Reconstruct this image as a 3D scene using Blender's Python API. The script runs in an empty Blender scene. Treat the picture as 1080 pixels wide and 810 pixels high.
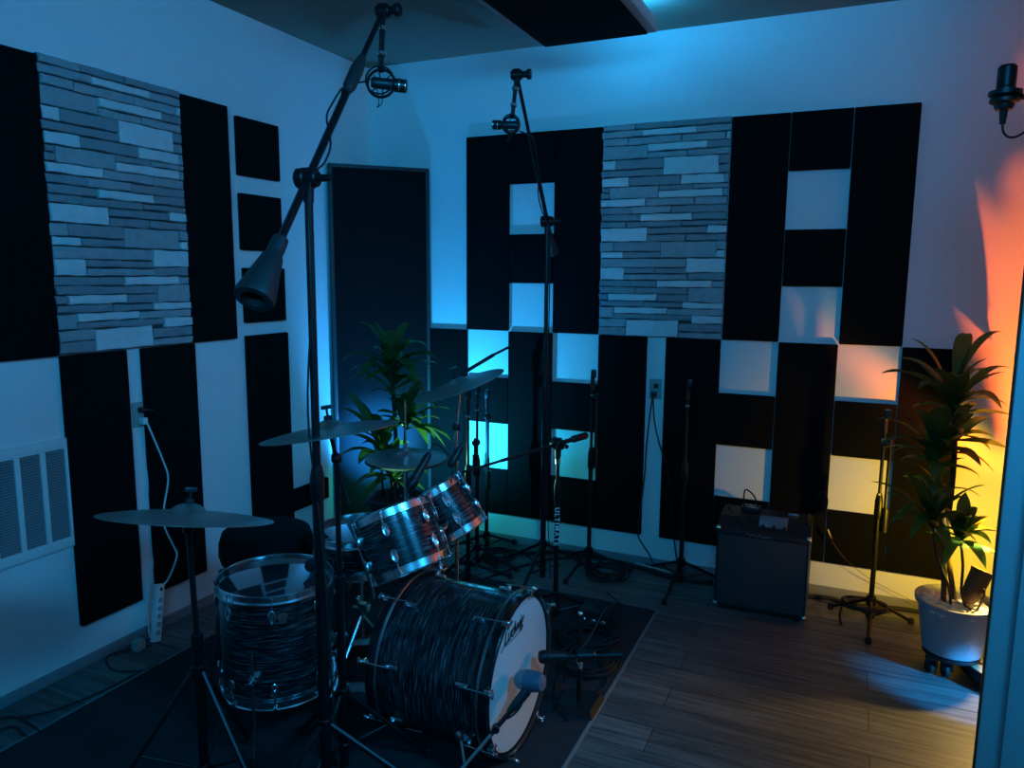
import bpy, bmesh, math, random
import numpy as np
from mathutils import Vector as V, Matrix
PI = math.pi
SC = bpy.context.scene
COL = SC.collection
FT = .3048

# ------------------------------------------------------------------ camera
F = 791.3; YAW, PITCH, ROLL = map(math.radians, (24.309, 8.205, .415))
CP = V((3.0444, -4.3658, 1.7516))
DV = V((-math.sin(YAW)*math.cos(PITCH), math.cos(YAW)*math.cos(PITCH), -math.sin(PITCH)))
RV = DV.cross(V((0, 0, 1))).normalized(); UV_ = RV.cross(DV)
RV, UV_ = math.cos(ROLL)*RV+math.sin(ROLL)*UV_, -math.sin(ROLL)*RV+math.cos(ROLL)*UV_
cam = bpy.data.cameras.new('camera'); co = bpy.data.objects.new('camera', cam); COL.objects.link(co)
cam.sensor_fit = 'HORIZONTAL'; cam.sensor_width = 36; cam.lens = F/1080*36; cam.clip_start = .05
m = Matrix((RV, UV_, -DV)).transposed().to_4x4(); m.translation = CP
co.matrix_world = m; SC.camera = co

def pt(px, py, depth):
    """room point seen at photo position (px, py) at a given distance along the view axis"""
    return CP+(DV+RV*((px-540)/F)-UV_*((py-405)/F))*depth

# ------------------------------------------------------------------ materials
def nt(name):
    ma = bpy.data.materials.new(name); ma.use_nodes = True
    n = ma.node_tree.nodes; l = ma.node_tree.links
    return ma, n, l, n['Principled BSDF']

def mat(name, col, rough=.6, metal=0., var=.12, scale=25., bump=0., bscale=None, coat=0., emit=None, spec=.5):
    ma, n, l, b = nt(name)
    tc = n.new('ShaderNodeTexCoord'); no = n.new('ShaderNodeTexNoise'); no.inputs['Scale'].default_value = scale
    no.inputs['Detail'].default_value = 4
    l.new(tc.outputs['Object'], no.inputs['Vector'])
    ra = n.new('ShaderNodeMix'); ra.data_type = 'RGBA'
    ra.inputs['A'].default_value = (*[c*(1-var) for c in col], 1); ra.inputs['B'].default_value = (*[min(1, c*(1+var)) for c in col], 1)
    l.new(no.outputs['Fac'], ra.inputs['Factor']); l.new(ra.outputs['Result'], b.inputs['Base Color'])
    b.inputs['Roughness'].default_value = rough; b.inputs['Metallic'].default_value = metal
    b.inputs['Coat Weight'].default_value = coat; b.inputs['Specular IOR Level'].default_value = spec
    if bump:
        nb = n.new('ShaderNodeTexNoise'); nb.inputs['Scale'].default_value = bscale or scale*4; nb.inputs['Detail'].default_value = 3
        l.new(tc.outputs['Object'], nb.inputs['Vector'])
        bu = n.new('ShaderNodeBump'); bu.inputs['Strength'].default_value = bump; bu.inputs['Distance'].default_value = .004
        l.new(nb.outputs['Fac'], bu.inputs['Height']); l.new(bu.outputs['Normal'], b.inputs['Normal'])
    if emit:
        b.inputs['Emission Color'].default_value = (*emit[0], 1); b.inputs['Emission Strength'].default_value = emit[1]
    return ma

M = {}
M['wall'] = mat('wall_paint', (.74, .74, .73), .75, var=.02, scale=3, bump=.05, bscale=180)
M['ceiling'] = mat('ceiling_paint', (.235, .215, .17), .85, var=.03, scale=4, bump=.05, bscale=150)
M['base'] = mat('baseboard_paint', (.22, .22, .23), .55, var=.08)
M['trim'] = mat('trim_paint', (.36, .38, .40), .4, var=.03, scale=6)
M['darktrim'] = mat('shaded_edge_and_foot', (.03, .022, .02), .6)  # dark colour for the foot block and the post's painted side shade
M['fabric'] = mat('panel_fabric', (.0045, .0045, .005), .95, var=.3, scale=300, bump=.3, bscale=900, spec=.1)
M['trapfab'] = mat('trap_fabric', (.007, .007, .0075), .9, var=.3, scale=300, bump=.3, bscale=900, spec=.15)
M['trapframe'] = mat('trap_frame_wood', (.022, .022, .024), .55, var=.2, scale=12)
M['cloudframe'] = mat('cloud_frame_wood', (.4, .4, .42), .6, var=.1, scale=9)
M['stone_light'] = mat('stone_light', (.60, .60, .59), .8, var=.16, scale=22, bump=.6, bscale=60)
M['stone_mid'] = mat('stone_mid', (.33, .335, .34), .85, var=.2, scale=26, bump=.7, bscale=70)
M['stone_dark'] = mat('stone_dark', (.245, .25, .26), .85, var=.22, scale=28, bump=.7, bscale=70)
M['mortar'] = mat('stone_backing', (.05, .052, .055), .9)
M['chrome'] = mat('chrome', (.8, .8, .82), .22, 1., var=.03)
M['steel'] = mat('brushed_steel', (.55, .55, .56), .3, 1., var=.1, scale=60)
M['black'] = mat('black_powder_coat', (.005, .005, .006), .36, 0., var=.2, scale=60, spec=.4)
M['plastic'] = mat('black_plastic', (.009, .009, .01), .45, var=.2)
M['rubber'] = mat('black_rubber', (.008, .008, .008), .75, var=.2)
M['greyplastic'] = mat('dark_grey_plastic', (.02, .02, .022), .5, var=.15)
M['cymbal'] = mat('cymbal_bronze', (.34, .36, .33), .36, .85, var=.12, scale=9, bump=.15, bscale=40)
M['hoopblack'] = mat('black_hoop_lacquer', (.008, .008, .009), .2, var=.2, coat=.5)
M['headwhite'] = mat('coated_drum_head', (.62, .62, .6), .6, var=.05, scale=7)
M['headclear'] = mat('glossy_drum_head', (.03, .033, .04), .06, 0., var=.1, scale=4, coat=1., spec=1.)
M['ink'] = mat('black_ink', (.006, .006, .006), .5)
M['whiteink'] = mat('white_ink', (.75, .75, .75), .6)
M['seat'] = mat('black_vinyl', (.004, .004, .004), .75, var=.2, bump=.3, bscale=120, spec=.15)
M['white'] = mat('white_plastic', (.72, .72, .7), .45, var=.04)
M['offwhite'] = mat('outlet_plastic', (.3, .32, .3), .45, var=.04)
M['grille'] = mat('vent_metal', (.24, .23, .24), .45, var=.05)
M['ventdark'] = mat('vent_shadow_box', (.05, .05, .055), .9)
M['bluemic'] = mat('blue_grey_microphone', (.10, .17, .24), .4, .4, var=.12, scale=40)
M['bluegrille'] = mat('microphone_mesh', (.22, .27, .30), .45, .6, var=.5, scale=500)
M['micmesh'] = mat('dark_microphone_mesh', (.02, .02, .022), .4, .6, var=.6, scale=600)
M['tolex'] = mat('black_tolex', (.007, .007, .008), .6, var=.3, scale=220, bump=.5, bscale=500)
M['screen'] = mat('glossy_slab', (.16, .17, .18), .15, var=.05, coat=.6)
M['stem'] = mat('brown_cane', (.045, .028, .015), .8, var=.4, scale=60, bump=.6, bscale=160)
M['soil'] = mat('dark_soil', (.012, .009, .006), 1., var=.5, scale=120, bump=1., bscale=200)
M['pebble'] = mat('cream_pebbles', (.62, .58, .48), .6, var=.25, scale=30)
M['potgrey'] = mat('grey_pot', (.33, .34, .35), .5, var=.06, scale=5)
M['potdark'] = mat('dark_pot', (.02, .02, .022), .5, var=.1)
M['brown'] = mat('brown_lamp_shell', (.10, .05, .022), .55, var=.2)
M['tan'] = mat('tan_board', (.52, .40, .2), .5, var=.15, scale=14)
M['orangewire'] = mat('tan_wire', (.06, .035, .02), .6)
M['palecable'] = mat('pale_cable', (.5, .48, .44), .5)

def wood_floor():
    ma, n, l, b = nt('dark_plank_floor')
    tc = n.new('ShaderNodeTexCoord'); mp = n.new('ShaderNodeMapping'); l.new(tc.outputs['Object'], mp.inputs['Vector'])
    br = n.new('ShaderNodeTexBrick'); br.inputs['Scale'].default_value = 1
    br.inputs['Brick Width'].default_value = 1.22; br.inputs['Row Height'].default_value = .165
    br.inputs['Mortar Size'].default_value = .0022; br.inputs['Mortar Smooth'].default_value = .2; br.offset = .37
    br.inputs['Color1'].default_value = (.085, .082, .080, 1); br.inputs['Color2'].default_value = (.15, .145, .14, 1)
    br.inputs['Mortar'].default_value = (.02, .02, .02, 1)
    l.new(mp.outputs['Vector'], br.inputs['Vector'])
    mp2 = n.new('ShaderNodeMapping'); mp2.inputs['Scale'].default_value = (1.3, 26, 1); l.new(tc.outputs['Object'], mp2.inputs['Vector'])
    no = n.new('ShaderNodeTexNoise'); no.inputs['Scale'].default_value = 1.6; no.inputs['Detail'].default_value = 6; no.inputs['Roughness'].default_value = .65
    l.new(mp2.outputs['Vector'], no.inputs['Vector'])
    cr = n.new('ShaderNodeValToRGB'); cr.color_ramp.elements[0].position = .32; cr.color_ramp.elements[1].position = .72
    cr.color_ramp.elements[0].color = (.35, .35, .35, 1); cr.color_ramp.elements[1].color = (1.7, 1.68, 1.6, 1)
    l.new(no.outputs['Fac'], cr.inputs['Fac'])
    mx = n.new('ShaderNodeMix'); mx.data_type = 'RGBA'; mx.blend_type = 'MULTIPLY'; mx.inputs['Factor'].default_value = 1
    l.new(br.outputs['Color'], mx.inputs['A']); l.new(cr.outputs['Color'], mx.inputs['B']); l.new(mx.outputs['Result'], b.inputs['Base Color'])
    b.inputs['Roughness'].default_value = .5; b.inputs['Specular IOR Level'].default_value = .35
    bu = n.new('ShaderNodeBump'); bu.inputs['Strength'].default_value = .25; bu.inputs['Distance'].default_value = .003
    l.new(no.outputs['Fac'], bu.inputs['Height']); l.new(bu.outputs['Normal'], b.inputs['Normal'])
    return ma
M['floor'] = wood_floor()

def rug_mat():
    ma, n, l, b = nt('dark_rug_pile')
    tc = n.new('ShaderNodeTexCoord'); no = n.new('ShaderNodeTexNoise'); no.inputs['Scale'].default_value = 260; no.inputs['Detail'].default_value = 3
    l.new(tc.outputs['Object'], no.inputs['Vector'])
    cr = n.new('ShaderNodeValToRGB'); cr.color_ramp.elements[0].color = (.012, .012, .014, 1); cr.color_ramp.elements[1].color = (.055, .055, .06, 1)
    l.new(no.outputs['Fac'], cr.inputs['Fac']); l.new(cr.outputs['Color'], b.inputs['Base Color'])
    b.inputs['Roughness'].default_value = 1; b.inputs['Specular IOR Level'].default_value = .05
    bu = n.new('ShaderNodeBump'); bu.inputs['Strength'].default_value = .6; bu.inputs['Distance'].default_value = .004
    l.new(no.outputs['Fac'], bu.inputs['Height']); l.new(bu.outputs['Normal'], b.inputs['Normal'])
    return ma
M['rug'] = rug_mat()
M['rugedge'] = mat('rug_binding', (.17, .17, .17), .9, var=.2, scale=200)

def oyster():
    """black oyster pearl wrap: silvery streaks running round the shell (local Z is the drum axis)"""
    ma, n, l, b = nt('black_oyster_wrap')
    tc = n.new('ShaderNodeTexCoord'); mp = n.new('ShaderNodeMapping'); mp.inputs['Scale'].default_value = (11, 11, 250)
    l.new(tc.outputs['Object'], mp.inputs['Vector'])
    no = n.new('ShaderNodeTexNoise'); no.inputs['Scale'].default_value = 1; no.inputs['Detail'].default_value = 5; no.inputs['Roughness'].default_value = .6
    no.inputs['Distortion'].default_value = .6
    l.new(mp.outputs['Vector'], no.inputs['Vector'])
    cr = n.new('ShaderNodeValToRGB'); e = cr.color_ramp.elements
    e[0].position = .45; e[0].color = (.006, .006, .008, 1); e[1].position = .74; e[1].color = (.31, .30, .31, 1)
    k = e.new(.57); k.color = (.045, .045, .05, 1)
    l.new(no.outputs['Fac'], cr.inputs['Fac']); l.new(cr.outputs['Color'], b.inputs['Base Color'])
    b.inputs['Roughness'].default_value = .25; b.inputs['Metallic'].default_value = .25; b.inputs['Coat Weight'].default_value = .5
    return ma
M['wrap'] = oyster()

def grille_mat():
    ma, n, l, b = nt('speaker_grille_cloth')
    tc = n.new('ShaderNodeTexCoord'); wv = n.new('ShaderNodeTexWave'); wv.wave_type = 'BANDS'; wv.bands_direction = 'Z'
    wv.inputs['Scale'].default_value = 26; wv.inputs['Distortion'].default_value = .4; wv.inputs['Detail Scale'].default_value = 3
    l.new(tc.outputs['Object'], wv.inputs['Vector'])
    cr = n.new('ShaderNodeValToRGB'); cr.color_ramp.elements[0].color = (.024, .024, .026, 1); cr.color_ramp.elements[1].color = (.06, .058, .057, 1)
    l.new(wv.outputs['Fac'], cr.inputs['Fac']); l.new(cr.outputs['Color'], b.inputs['Base Color']); b.inputs['Roughness'].default_value = .85
    return ma
M['ampcloth'] = grille_mat()

def leaf_mat(name, c1, c2):
    ma, n, l, b = nt(name)
    tc = n.new('ShaderNodeTexCoord'); no = n.new('ShaderNodeTexNoise'); no.inputs['Scale'].default_value = 9
    l.new(tc.outputs['Object'], no.inputs['Vector'])
    mx = n.new('ShaderNodeMix'); mx.data_type = 'RGBA'; mx.inputs['A'].default_value = (*c1, 1); mx.inputs['B'].default_value = (*c2, 1)
    l.new(no.outputs['Fac'], mx.inputs['Factor']); l.new(mx.outputs['Result'], b.inputs['Base Color'])
    b.inputs['Roughness'].default_value = .38
    tr = n.new('ShaderNodeBsdfTranslucent'); l.new(mx.outputs['Result'], tr.inputs['Color'])
    ms = n.new('ShaderNodeMixShader'); ms.inputs[0].default_value = .5
    l.new(b.outputs[0], ms.inputs[1]); l.new(tr.outputs[0], ms.inputs[2]); l.new(ms.outputs[0], n['Material Output'].inputs['Surface'])
    return ma
M['leaf'] = leaf_mat('corn_plant_leaf', (.035, .10, .022), (.07, .17, .04))

# ------------------------------------------------------------------ mesh building
class MB:
    def __init__(s): s.v = []; s.f = []; s.mi = []; s.m = 0
    def add(s, vs, fs):
        o = len(s.v); s.v += [tuple(v) for v in vs]
        s.f += [tuple(i+o for i in f) for f in fs]; s.mi += [s.m]*len(fs); return s
    def box(s, lo, hi, bev=0, X=None):
        if bev:
            bm = bmesh.new(); bmesh.ops.create_cube(bm, size=1)
            for v in bm.verts: v.co = V([lo[i]+(v.co[i]+.5)*(hi[i]-lo[i]) for i in range(3)])
            bmesh.ops.bevel(bm, geom=bm.edges[:], offset=min(bev, .45*min(hi[i]-lo[i] for i in range(3))), segments=2, affect='EDGES', profile=.6)
            vs = [v.co.copy() for v in bm.verts]; bm.verts.index_update(); fs = [[v.index for v in f.verts] for f in bm.faces]; bm.free()
        else:
            vs = [V((x, y, z)) for z in (lo[2], hi[2]) for y in (lo[1], hi[1]) for x in (lo[0], hi[0])]
            fs = [(0, 2, 3, 1), (4, 5, 7, 6), (0, 1, 5, 4), (2, 6, 7, 3), (0, 4, 6, 2), (1, 3, 7, 5)]
        if X is not None: vs = [X @ V(v) for v in vs]
        return s.add(vs, fs)
    def cbox(s, c, size, bev=0, X=None):
        c = V(c); h = V(size)/2
        if X is None: return s.box(c-h, c+h, bev)
        T = Matrix.Translation(c) @ X.to_4x4()
        return s.box(-h, h, bev, T)
    def path(s, pts, r, seg=8, cap=True, closed=False):
        pts = [V(p) for p in pts]; n = len(pts)
        rs = r if isinstance(r, (list, tuple)) else [r]*n
        t0 = (pts[1]-pts[0]).normalized(); a = t0.orthogonal().normalized()
        vs = []; fs = []
        for i in range(n):
            if closed: t = pts[(i+1) % n]-pts[i-1]
            else: t = pts[min(i+1, n-1)]-pts[max(i-1, 0)]
            t = t.normalized() if t.length > 1e-9 else t0
            a = (a-t*a.dot(t)); a = a.normalized() if a.length > 1e-6 else t.orthogonal().normalized()
            b = t.cross(a)
            for k in range(seg):
                th = 2*PI*k/seg; vs.append(pts[i]+(a*math.cos(th)+b*math.sin(th))*rs[i])
        for i in range(n if closed else n-1):
            j = (i+1) % n
            for k in range(seg): fs.append((i*seg+k, i*seg+(k+1) % seg, j*seg+(k+1) % seg, j*seg+k))
        if cap and not closed:
            fs.append(tuple(range(seg-1, -1, -1))); fs.append(tuple((n-1)*seg+k for k in range(seg)))
        return s.add(vs, fs)
    def tube(s, a, b, r, seg=10, r2=None): return s.path([a, b], [r, r if r2 is None else r2], seg)
    def ring(s, c, axis, R, r, seg=40, rs=8, X=None):
        axis = V(axis).normalized(); a = axis.orthogonal().normalized(); b = axis.cross(a); c = V(c)
        return s.path([c+(a*math.cos(2*PI*k/seg)+b*math.sin(2*PI*k/seg))*R for k in range(seg)], r, rs, closed=True)
    def lathe(s, c, axis, prof, seg=32, closed=False):
        """prof: list of (radius, height along axis)"""
        axis = V(axis).normalized(); a = axis.orthogonal().normalized(); b = axis.cross(a); c = V(c)
        n = len(prof); vs = []; fs = []
        for (r, h) in prof:
            for k in range(seg):
                th = 2*PI*k/seg; vs.append(c+axis*h+(a*math.cos(th)+b*math.sin(th))*max(r, 1e-5))
        for i in range(n if closed else n-1):
            j = (i+1) % n
            for k in range(seg): fs.append((i*seg+k, i*seg+(k+1) % seg, j*seg+(k+1) % seg, j*seg+k))
        return s.add(vs, fs)
    def disc(s, c, axis, r, h, seg=32, bev=.003):
        return s.lathe(c, axis, [(0, -h/2), (r-bev, -h/2), (r, -h/2+bev), (r, h/2-bev), (r-bev, h/2), (0, h/2)], seg)
    def ball(s, c, r, sx=(1, 1, 1), seg=12, rings=8):
        vs = []; fs = []; c = V(c)
        for i in range(rings+1):
            ph = PI*i/rings
            for k in range(seg):
                th = 2*PI*k/seg
                vs.append(c+V((r*sx[0]*math.sin(ph)*math.cos(th), r*sx[1]*math.sin(ph)*math.sin(th), r*sx[2]*math.cos(ph))))
        for i in range(rings):
            for k in range(seg): fs.append((i*seg+k, (i+1)*seg+k, (i+1)*seg+(k+1) % seg, i*seg+(k+1) % seg))
        return s.add(vs, fs)
    def build(s, name, mats, parent=None, smooth=True, local=False, ang=38, origin=None):
        me = bpy.data.meshes.new(name)
        off = V((0, 0, 0))
        if parent is not None and not local:
            p = parent
            while p is not None: off += p.location; p = p.parent
        if origin is not None: off = V(origin)
        me.from_pydata([V(v)-off for v in s.v], [], s.f)
        for mm in (mats if isinstance(mats, (list, tuple)) else [mats]): me.materials.append(M[mm] if isinstance(mm, str) else mm)
        if any(s.mi): me.polygons.foreach_set('material_index', s.mi)
        bm = bmesh.new(); bm.from_mesh(me); bmesh.ops.remove_doubles(bm, verts=bm.verts, dist=1e-6)
        bmesh.ops.recalc_face_normals(bm, faces=bm.faces); bm.to_mesh(me); bm.free()
        if smooth:
            me.polygons.foreach_set('use_smooth', [True]*len(me.polygons)); me.set_sharp_from_angle(angle=math.radians(ang))
        o = bpy.data.objects.new(name, me); COL.objects.link(o)
        if parent is not None: o.parent = parent
        elif origin is not None: o.location = origin
        return o

def tag(o, label, cat, group=None, kind=None):
    o['label'] = label; o['category'] = cat
    if group: o['group'] = group
    if kind: o['kind'] = kind
    return o
def thing(name, loc, label, cat, group=None, mtx=None):
    o = bpy.data.objects.new(name, None); COL.objects.link(o); o.empty_display_size = .1
    if mtx is not None: o.matrix_world = mtx
    else: o.location = loc
    return tag(o, label, cat, group)
def solo(mb, name, mats, label, cat, group=None, origin=None, **k):
    if origin is None:
        a = np.array([list(v) for v in mb.v]); c = (a.min(0)+a.max(0))/2; origin = V((c[0], c[1], a[:, 2].min()))
    return tag(mb.build(name, mats, origin=origin, **k), label, cat, group)
def struct(mb, name, mats, label, cat, **k):
    return tag(mb.build(name, mats, **k), label, cat, kind='structure')
def spline(pts, n=8):
    """Catmull-Rom through pts"""
    P = [V(p) for p in pts]; P = [P[0]*2-P[1]]+P+[P[-1]*2-P[-2]]; out = []
    for i in range(1, len(P)-2):
        for k in range(n):
            t = k/n; a, b, c, d = P[i-1:i+3]
            out.append(.5*((2*b)+(c-a)*t+(2*a-5*b+4*c-d)*t*t+(3*b-a-3*c+d)*t**3))
    out.append(P[-2]); return out
def axes(z, x=None):
    z = V(z).normalized(); x = V(x) if x is not None else z.orthogonal(); x = (x-z*x.dot(z)).normalized()
    return Matrix((x, z.cross(x), z)).transposed()

# ------------------------------------------------------------------ the setting
H = 3.11; RX = 4.7; FY = -6.2
struct(MB().box((-.1, FY-.1, -.1), (RX+.1, .1, 0)), 'floor', 'floor', 'dark grey wood plank floor', 'floor', smooth=False)
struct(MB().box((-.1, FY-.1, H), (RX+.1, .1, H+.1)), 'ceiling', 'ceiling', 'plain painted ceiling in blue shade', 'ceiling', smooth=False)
struct(MB().box((-.1, FY, 0), (0, 0, H)), 'wall_left', 'wall', 'white wall on the left lit blue', 'wall', smooth=False)
struct(MB().box((-.1, 0, 0), (RX+.1, .1, H)), 'wall_back', 'wall', 'white back wall lit blue and orange', 'wall', smooth=False)
struct(MB().box((RX, FY, 0), (RX+.1, 0, H)), 'wall_right', 'wall', 'white side wall beyond the door post', 'wall', smooth=False)
struct(MB().box((-.1, FY-.1, 0), (RX+.1, FY, H)), 'wall_front', 'wall', 'white wall behind the viewer', 'wall', smooth=False)
HB = .048
struct(MB().box((0, FY, 0), (.012, 0, HB), .003), 'baseboard_left', 'base', 'low grey baseboard along the left wall', 'baseboard')
struct(MB().box((0, -.012, 0), (RX, 0, HB), .003), 'baseboard_back', 'base', 'low grey baseboard along the back wall', 'baseboard')
# doorway post at the right
PX, PY = 3.398, -2.30
t = MB(); t.box((PX+.004, PY, 0), (PX+.10, PY+.03, H), .0015); t.box((PX+.052, PY-.012, 0), (PX+.125, PY, H), .005); t.box((PX+.10, PY-.004, 0), (RX, PY+.13, H), 0)
struct(t, 'trim_1', 'trim', 'white painted door post close by at the right edge', 'door post')
t = MB(); t.box((PX+.001, PY+.014, 0), (PX+.005, PY+.03, H), .0006)  # dark strip paints in the shade on the post's narrow left side
struct(t, 'trim_2', 'darktrim', 'thin dark strip painting shade down the door post side', 'painted shade')
t = MB(); t.box((PX-.018, PY+.012, 0), (PX-.0015, PY+.05, .14), .003)
struct(t, 'trim_3', 'darktrim', 'short dark block at the foot of the door post', 'trim')

# ------------------------------------------------------------------ acoustic panels
T = .026
def bk(x, z, t=T): k = (-CP.y-t)/(-CP.y); return CP.x+(x-CP.x)*k, CP.z+(z-CP.z)*k
def lf(y, z, t=T): k = (CP.x-t)/CP.x; return CP.y+(y-CP.y)*k, CP.z+(z-CP.z)*k
def back_panel(x0, x1, z0, z1, name, label, grp):
    (x0, z0), (x1, z1) = bk(x0, z0), bk(x1, z1)
    solo(MB().box((x0+.0015, -T-.002, z0+.0015), (x1-.0015, -.002, z1-.0015), .006), name, 'fabric', label, 'acoustic panel', grp)
def left_panel(y0, y1, z0, z1, name, label, grp):
    (y0, z0), (y1, z1) = lf(y0, z0), lf(y1, z1)
    solo(MB().box((.002, y0+.0015, z0+.0015), (T+.002, y1-.0015, z1-.0015), .006), name, 'fabric', label, 'acoustic panel', grp)
ZM = 1.4006; ZT = ZM+4*FT; ZB = ZM-4*FT
GU, GL, GT = 'tall black panels in the upper row', 'tall black panels in the lower row', 'small square black tiles'
XL, CS, XR = .4383, .3017, 2.3766
xl = [XL+i*CS for i in range(6)]; xr = [XR+(i-1)*FT for i in range(6)]
# back wall, upper row
back_panel(xl[1], xl[2], ZM, ZT, 'sound_absorber', 'tall black panel left of the two square gaps behind the rear boom stand, upper row', GU)
back_panel(xl[3], xl[4], ZM, ZT, 'sound_absorber', 'tall black panel touching the left side of the back wall stone panel', GU)
back_panel(xr[1], xr[2], ZM, ZT, 'sound_absorber', 'tall black panel touching the right side of the back wall stone panel', GU)
back_panel(xr[3], xr[4], ZM, ZT, 'sound_absorber', 'tall black panel at the right end of the upper row by the orange glow', GU)
back_panel(xl[2], xl[3], ZM+3*FT, ZT, 'sound_absorber_square', 'square black tile at the top behind the rear boom arm, above a blue gap', GT)
back_panel(xl[2], xl[3], ZM+FT, ZM+2*FT, 'sound_absorber_square', 'square black tile between two blue gaps, left of the back wall stone', GT)
back_panel(xr[2], xr[3], ZM+3*FT, ZT, 'sound_absorber_square', 'square black tile at the top right of the stone, above a pale gap', GT)
back_panel(xr[2], xr[3], ZM+FT, ZM+2*FT, 'sound_absorber_square', 'square black tile between two pale gaps, right of the back wall stone', GT)
# back wall, lower row
back_panel(xl[0]+.008, xl[1], ZB, ZM, 'sound_absorber', 'tall black panel between corner bass trap and cyan gaps, behind the crash cymbal', GL)
back_panel(xl[2], xl[3], ZB, ZM, 'sound_absorber', 'tall black panel just left of the rear boom stand pole, lower row', GL)
back_panel(xl[4], 1.947, ZB, ZM, 'sound_absorber', 'tall black panel left of the wall outlet under the stone', GL)
back_panel(xr[0]-.015, xr[1]-.004, ZB, ZM, 'sound_absorber', 'tall black panel right of the wall outlet behind the thin straight stand', GL)
back_panel(xr[2], xr[3], ZB, ZM, 'sound_absorber', 'tall black panel behind the right half of the guitar amplifier', GL)
back_panel(xr[4], xr[5]-.02, ZB, ZM, 'sound_absorber', 'tall black panel behind the right potted plant, amber lit', GL)
for (x0, x1, where) in ((xl[1], xl[2], 'beneath the crash cymbal, behind the stands'), (xl[3], xl[4], 'behind the short folded stand'), (xr[1]-.004, xr[2], 'above the guitar amplifier'), (xr[3], xr[4], 'left of the right plant')):
    back_panel(x0, x1, ZM-2*FT, ZM-FT, 'sound_absorber_square', 'square black tile %s, upper one of its column' % where, GT)
    back_panel(x0, x1, ZB, ZM-3*FT, 'sound_absorber_square', 'square black tile %s, lowest of its column' % where, GT)
# left wall
left_panel(-2.27-FT, -2.27, ZM, ZT, 'sound_absorber', 'tall black panel cut by the left edge, left of the left wall stone', GU)
left_panel(-1.565, -1.26, ZM, ZT, 'sound_absorber', 'tall black panel right of the left wall stone', GU)
left_panel(-2.27, -1.951, ZB, ZM, 'sound_absorber', 'tall black panel under the left stone, right of the air vent', GL)
left_panel(-1.87, -1.553, ZB, ZM, 'sound_absorber', 'tall black panel under the left stone, right of the white cord', GL)
left_panel(-1.192, -.857, ZB, ZM+.012, 'sound_absorber', 'tall black panel low on the left wall under three square tiles', GL)
left_panel(-1.2, -.877, 2.276, 2.586, 'sound_absorber_square', 'topmost of three square black tiles on the left wall', GT)
left_panel(-1.198, -.877, 1.879, 2.186, 'sound_absorber_square', 'middle of three square black tiles on left wall, behind the boom counterweight', GT)
left_panel(-1.192, -.868, 1.481, 1.786, 'sound_absorber_square', 'lowest of three square black tiles on the left wall', GT)
left_panel(-.865, -.52, .305, .445, 'sound_absorber_strip', 'narrow black strip panel low on the left wall beside the bass trap', 'narrow strip panel')
# bass trap across the corner
tr = thing('bass_trap', (.30, -.30, 0), 'tall black bass trap standing across the corner behind the plant', 'bass trap')
n_ = V((1, -1, 0)).normalized(); e_ = V((1, 1, 0)).normalized(); Xt = axes((0, 0, 1), e_)   # local x along the face, y = z cross x -> -n
c_ = V((.225, -.2245, 0))+n_*.0
def tb(mb, x0, x1, y0, y1, z0, z1, b): mb.box((x0, y0, z0), (x1, y1, z1), b, Matrix.Translation(c_) @ Xt.to_4x4())
f_ = MB()
W_ = .318
for s_ in (-1, 1): tb(f_, min(s_*W_, s_*(W_-.022)), max(s_*W_, s_*(W_-.022)), -.06, .02, .001, 2.433, .003)
tb(f_, -W_, W_, -.06, .02, 2.411, 2.433, .003); tb(f_, -W_, W_, -.06, .02, .001, .03, .003)
f_.build('frame', 'trapframe', tr)
g_ = MB(); tb(g_, -W_+.022, W_-.022, -.052, .01, .03, 2.411, .004); g_.build('fabric_front', 'trapfab', tr)

# ceiling cloud
cl = thing('ceiling_cloud', (1.76, -1.1, 2.93), 'black acoustic cloud with pale frame hanging under the ceiling', 'acoustic cloud')
cx0, cx1, cy0, cy1 = 1.45, 2.075, -1.75, -.515
MB().box((cx0+.035, cy0+.03, 2.938), (cx1-.045, cy1-.004, 2.99), .006).build('fabric_panel', 'fabric', cl)
f_ = MB()
f_.box((cx0, cy0, 2.945), (cx0+.035, cy1, 3.005), .004); f_.box((cx1-.045, cy0, 2.945), (cx1, cy1, 3.005), .004)
f_.box((cx0+.035, cy1-.004, 2.955), (cx1-.045, cy1, 3.005)); f_.box((cx0+.035, cy0, 2.945), (cx1-.045, cy0+.03, 3.005))
f_.box((cx0+.035, cy0, 2.99), (cx1-.045, cy1, 3.0))
f_.build('frame', 'cloudframe', cl)
h_ = MB()
for x in (cx0+.1, cx1-.12):
    for y in (cy0+.15, cy1-.15): h_.tube((x, y, 3.0), (x, y, H), .004, 6)
h_.build('hanger_wires', 'steel', cl)

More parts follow.
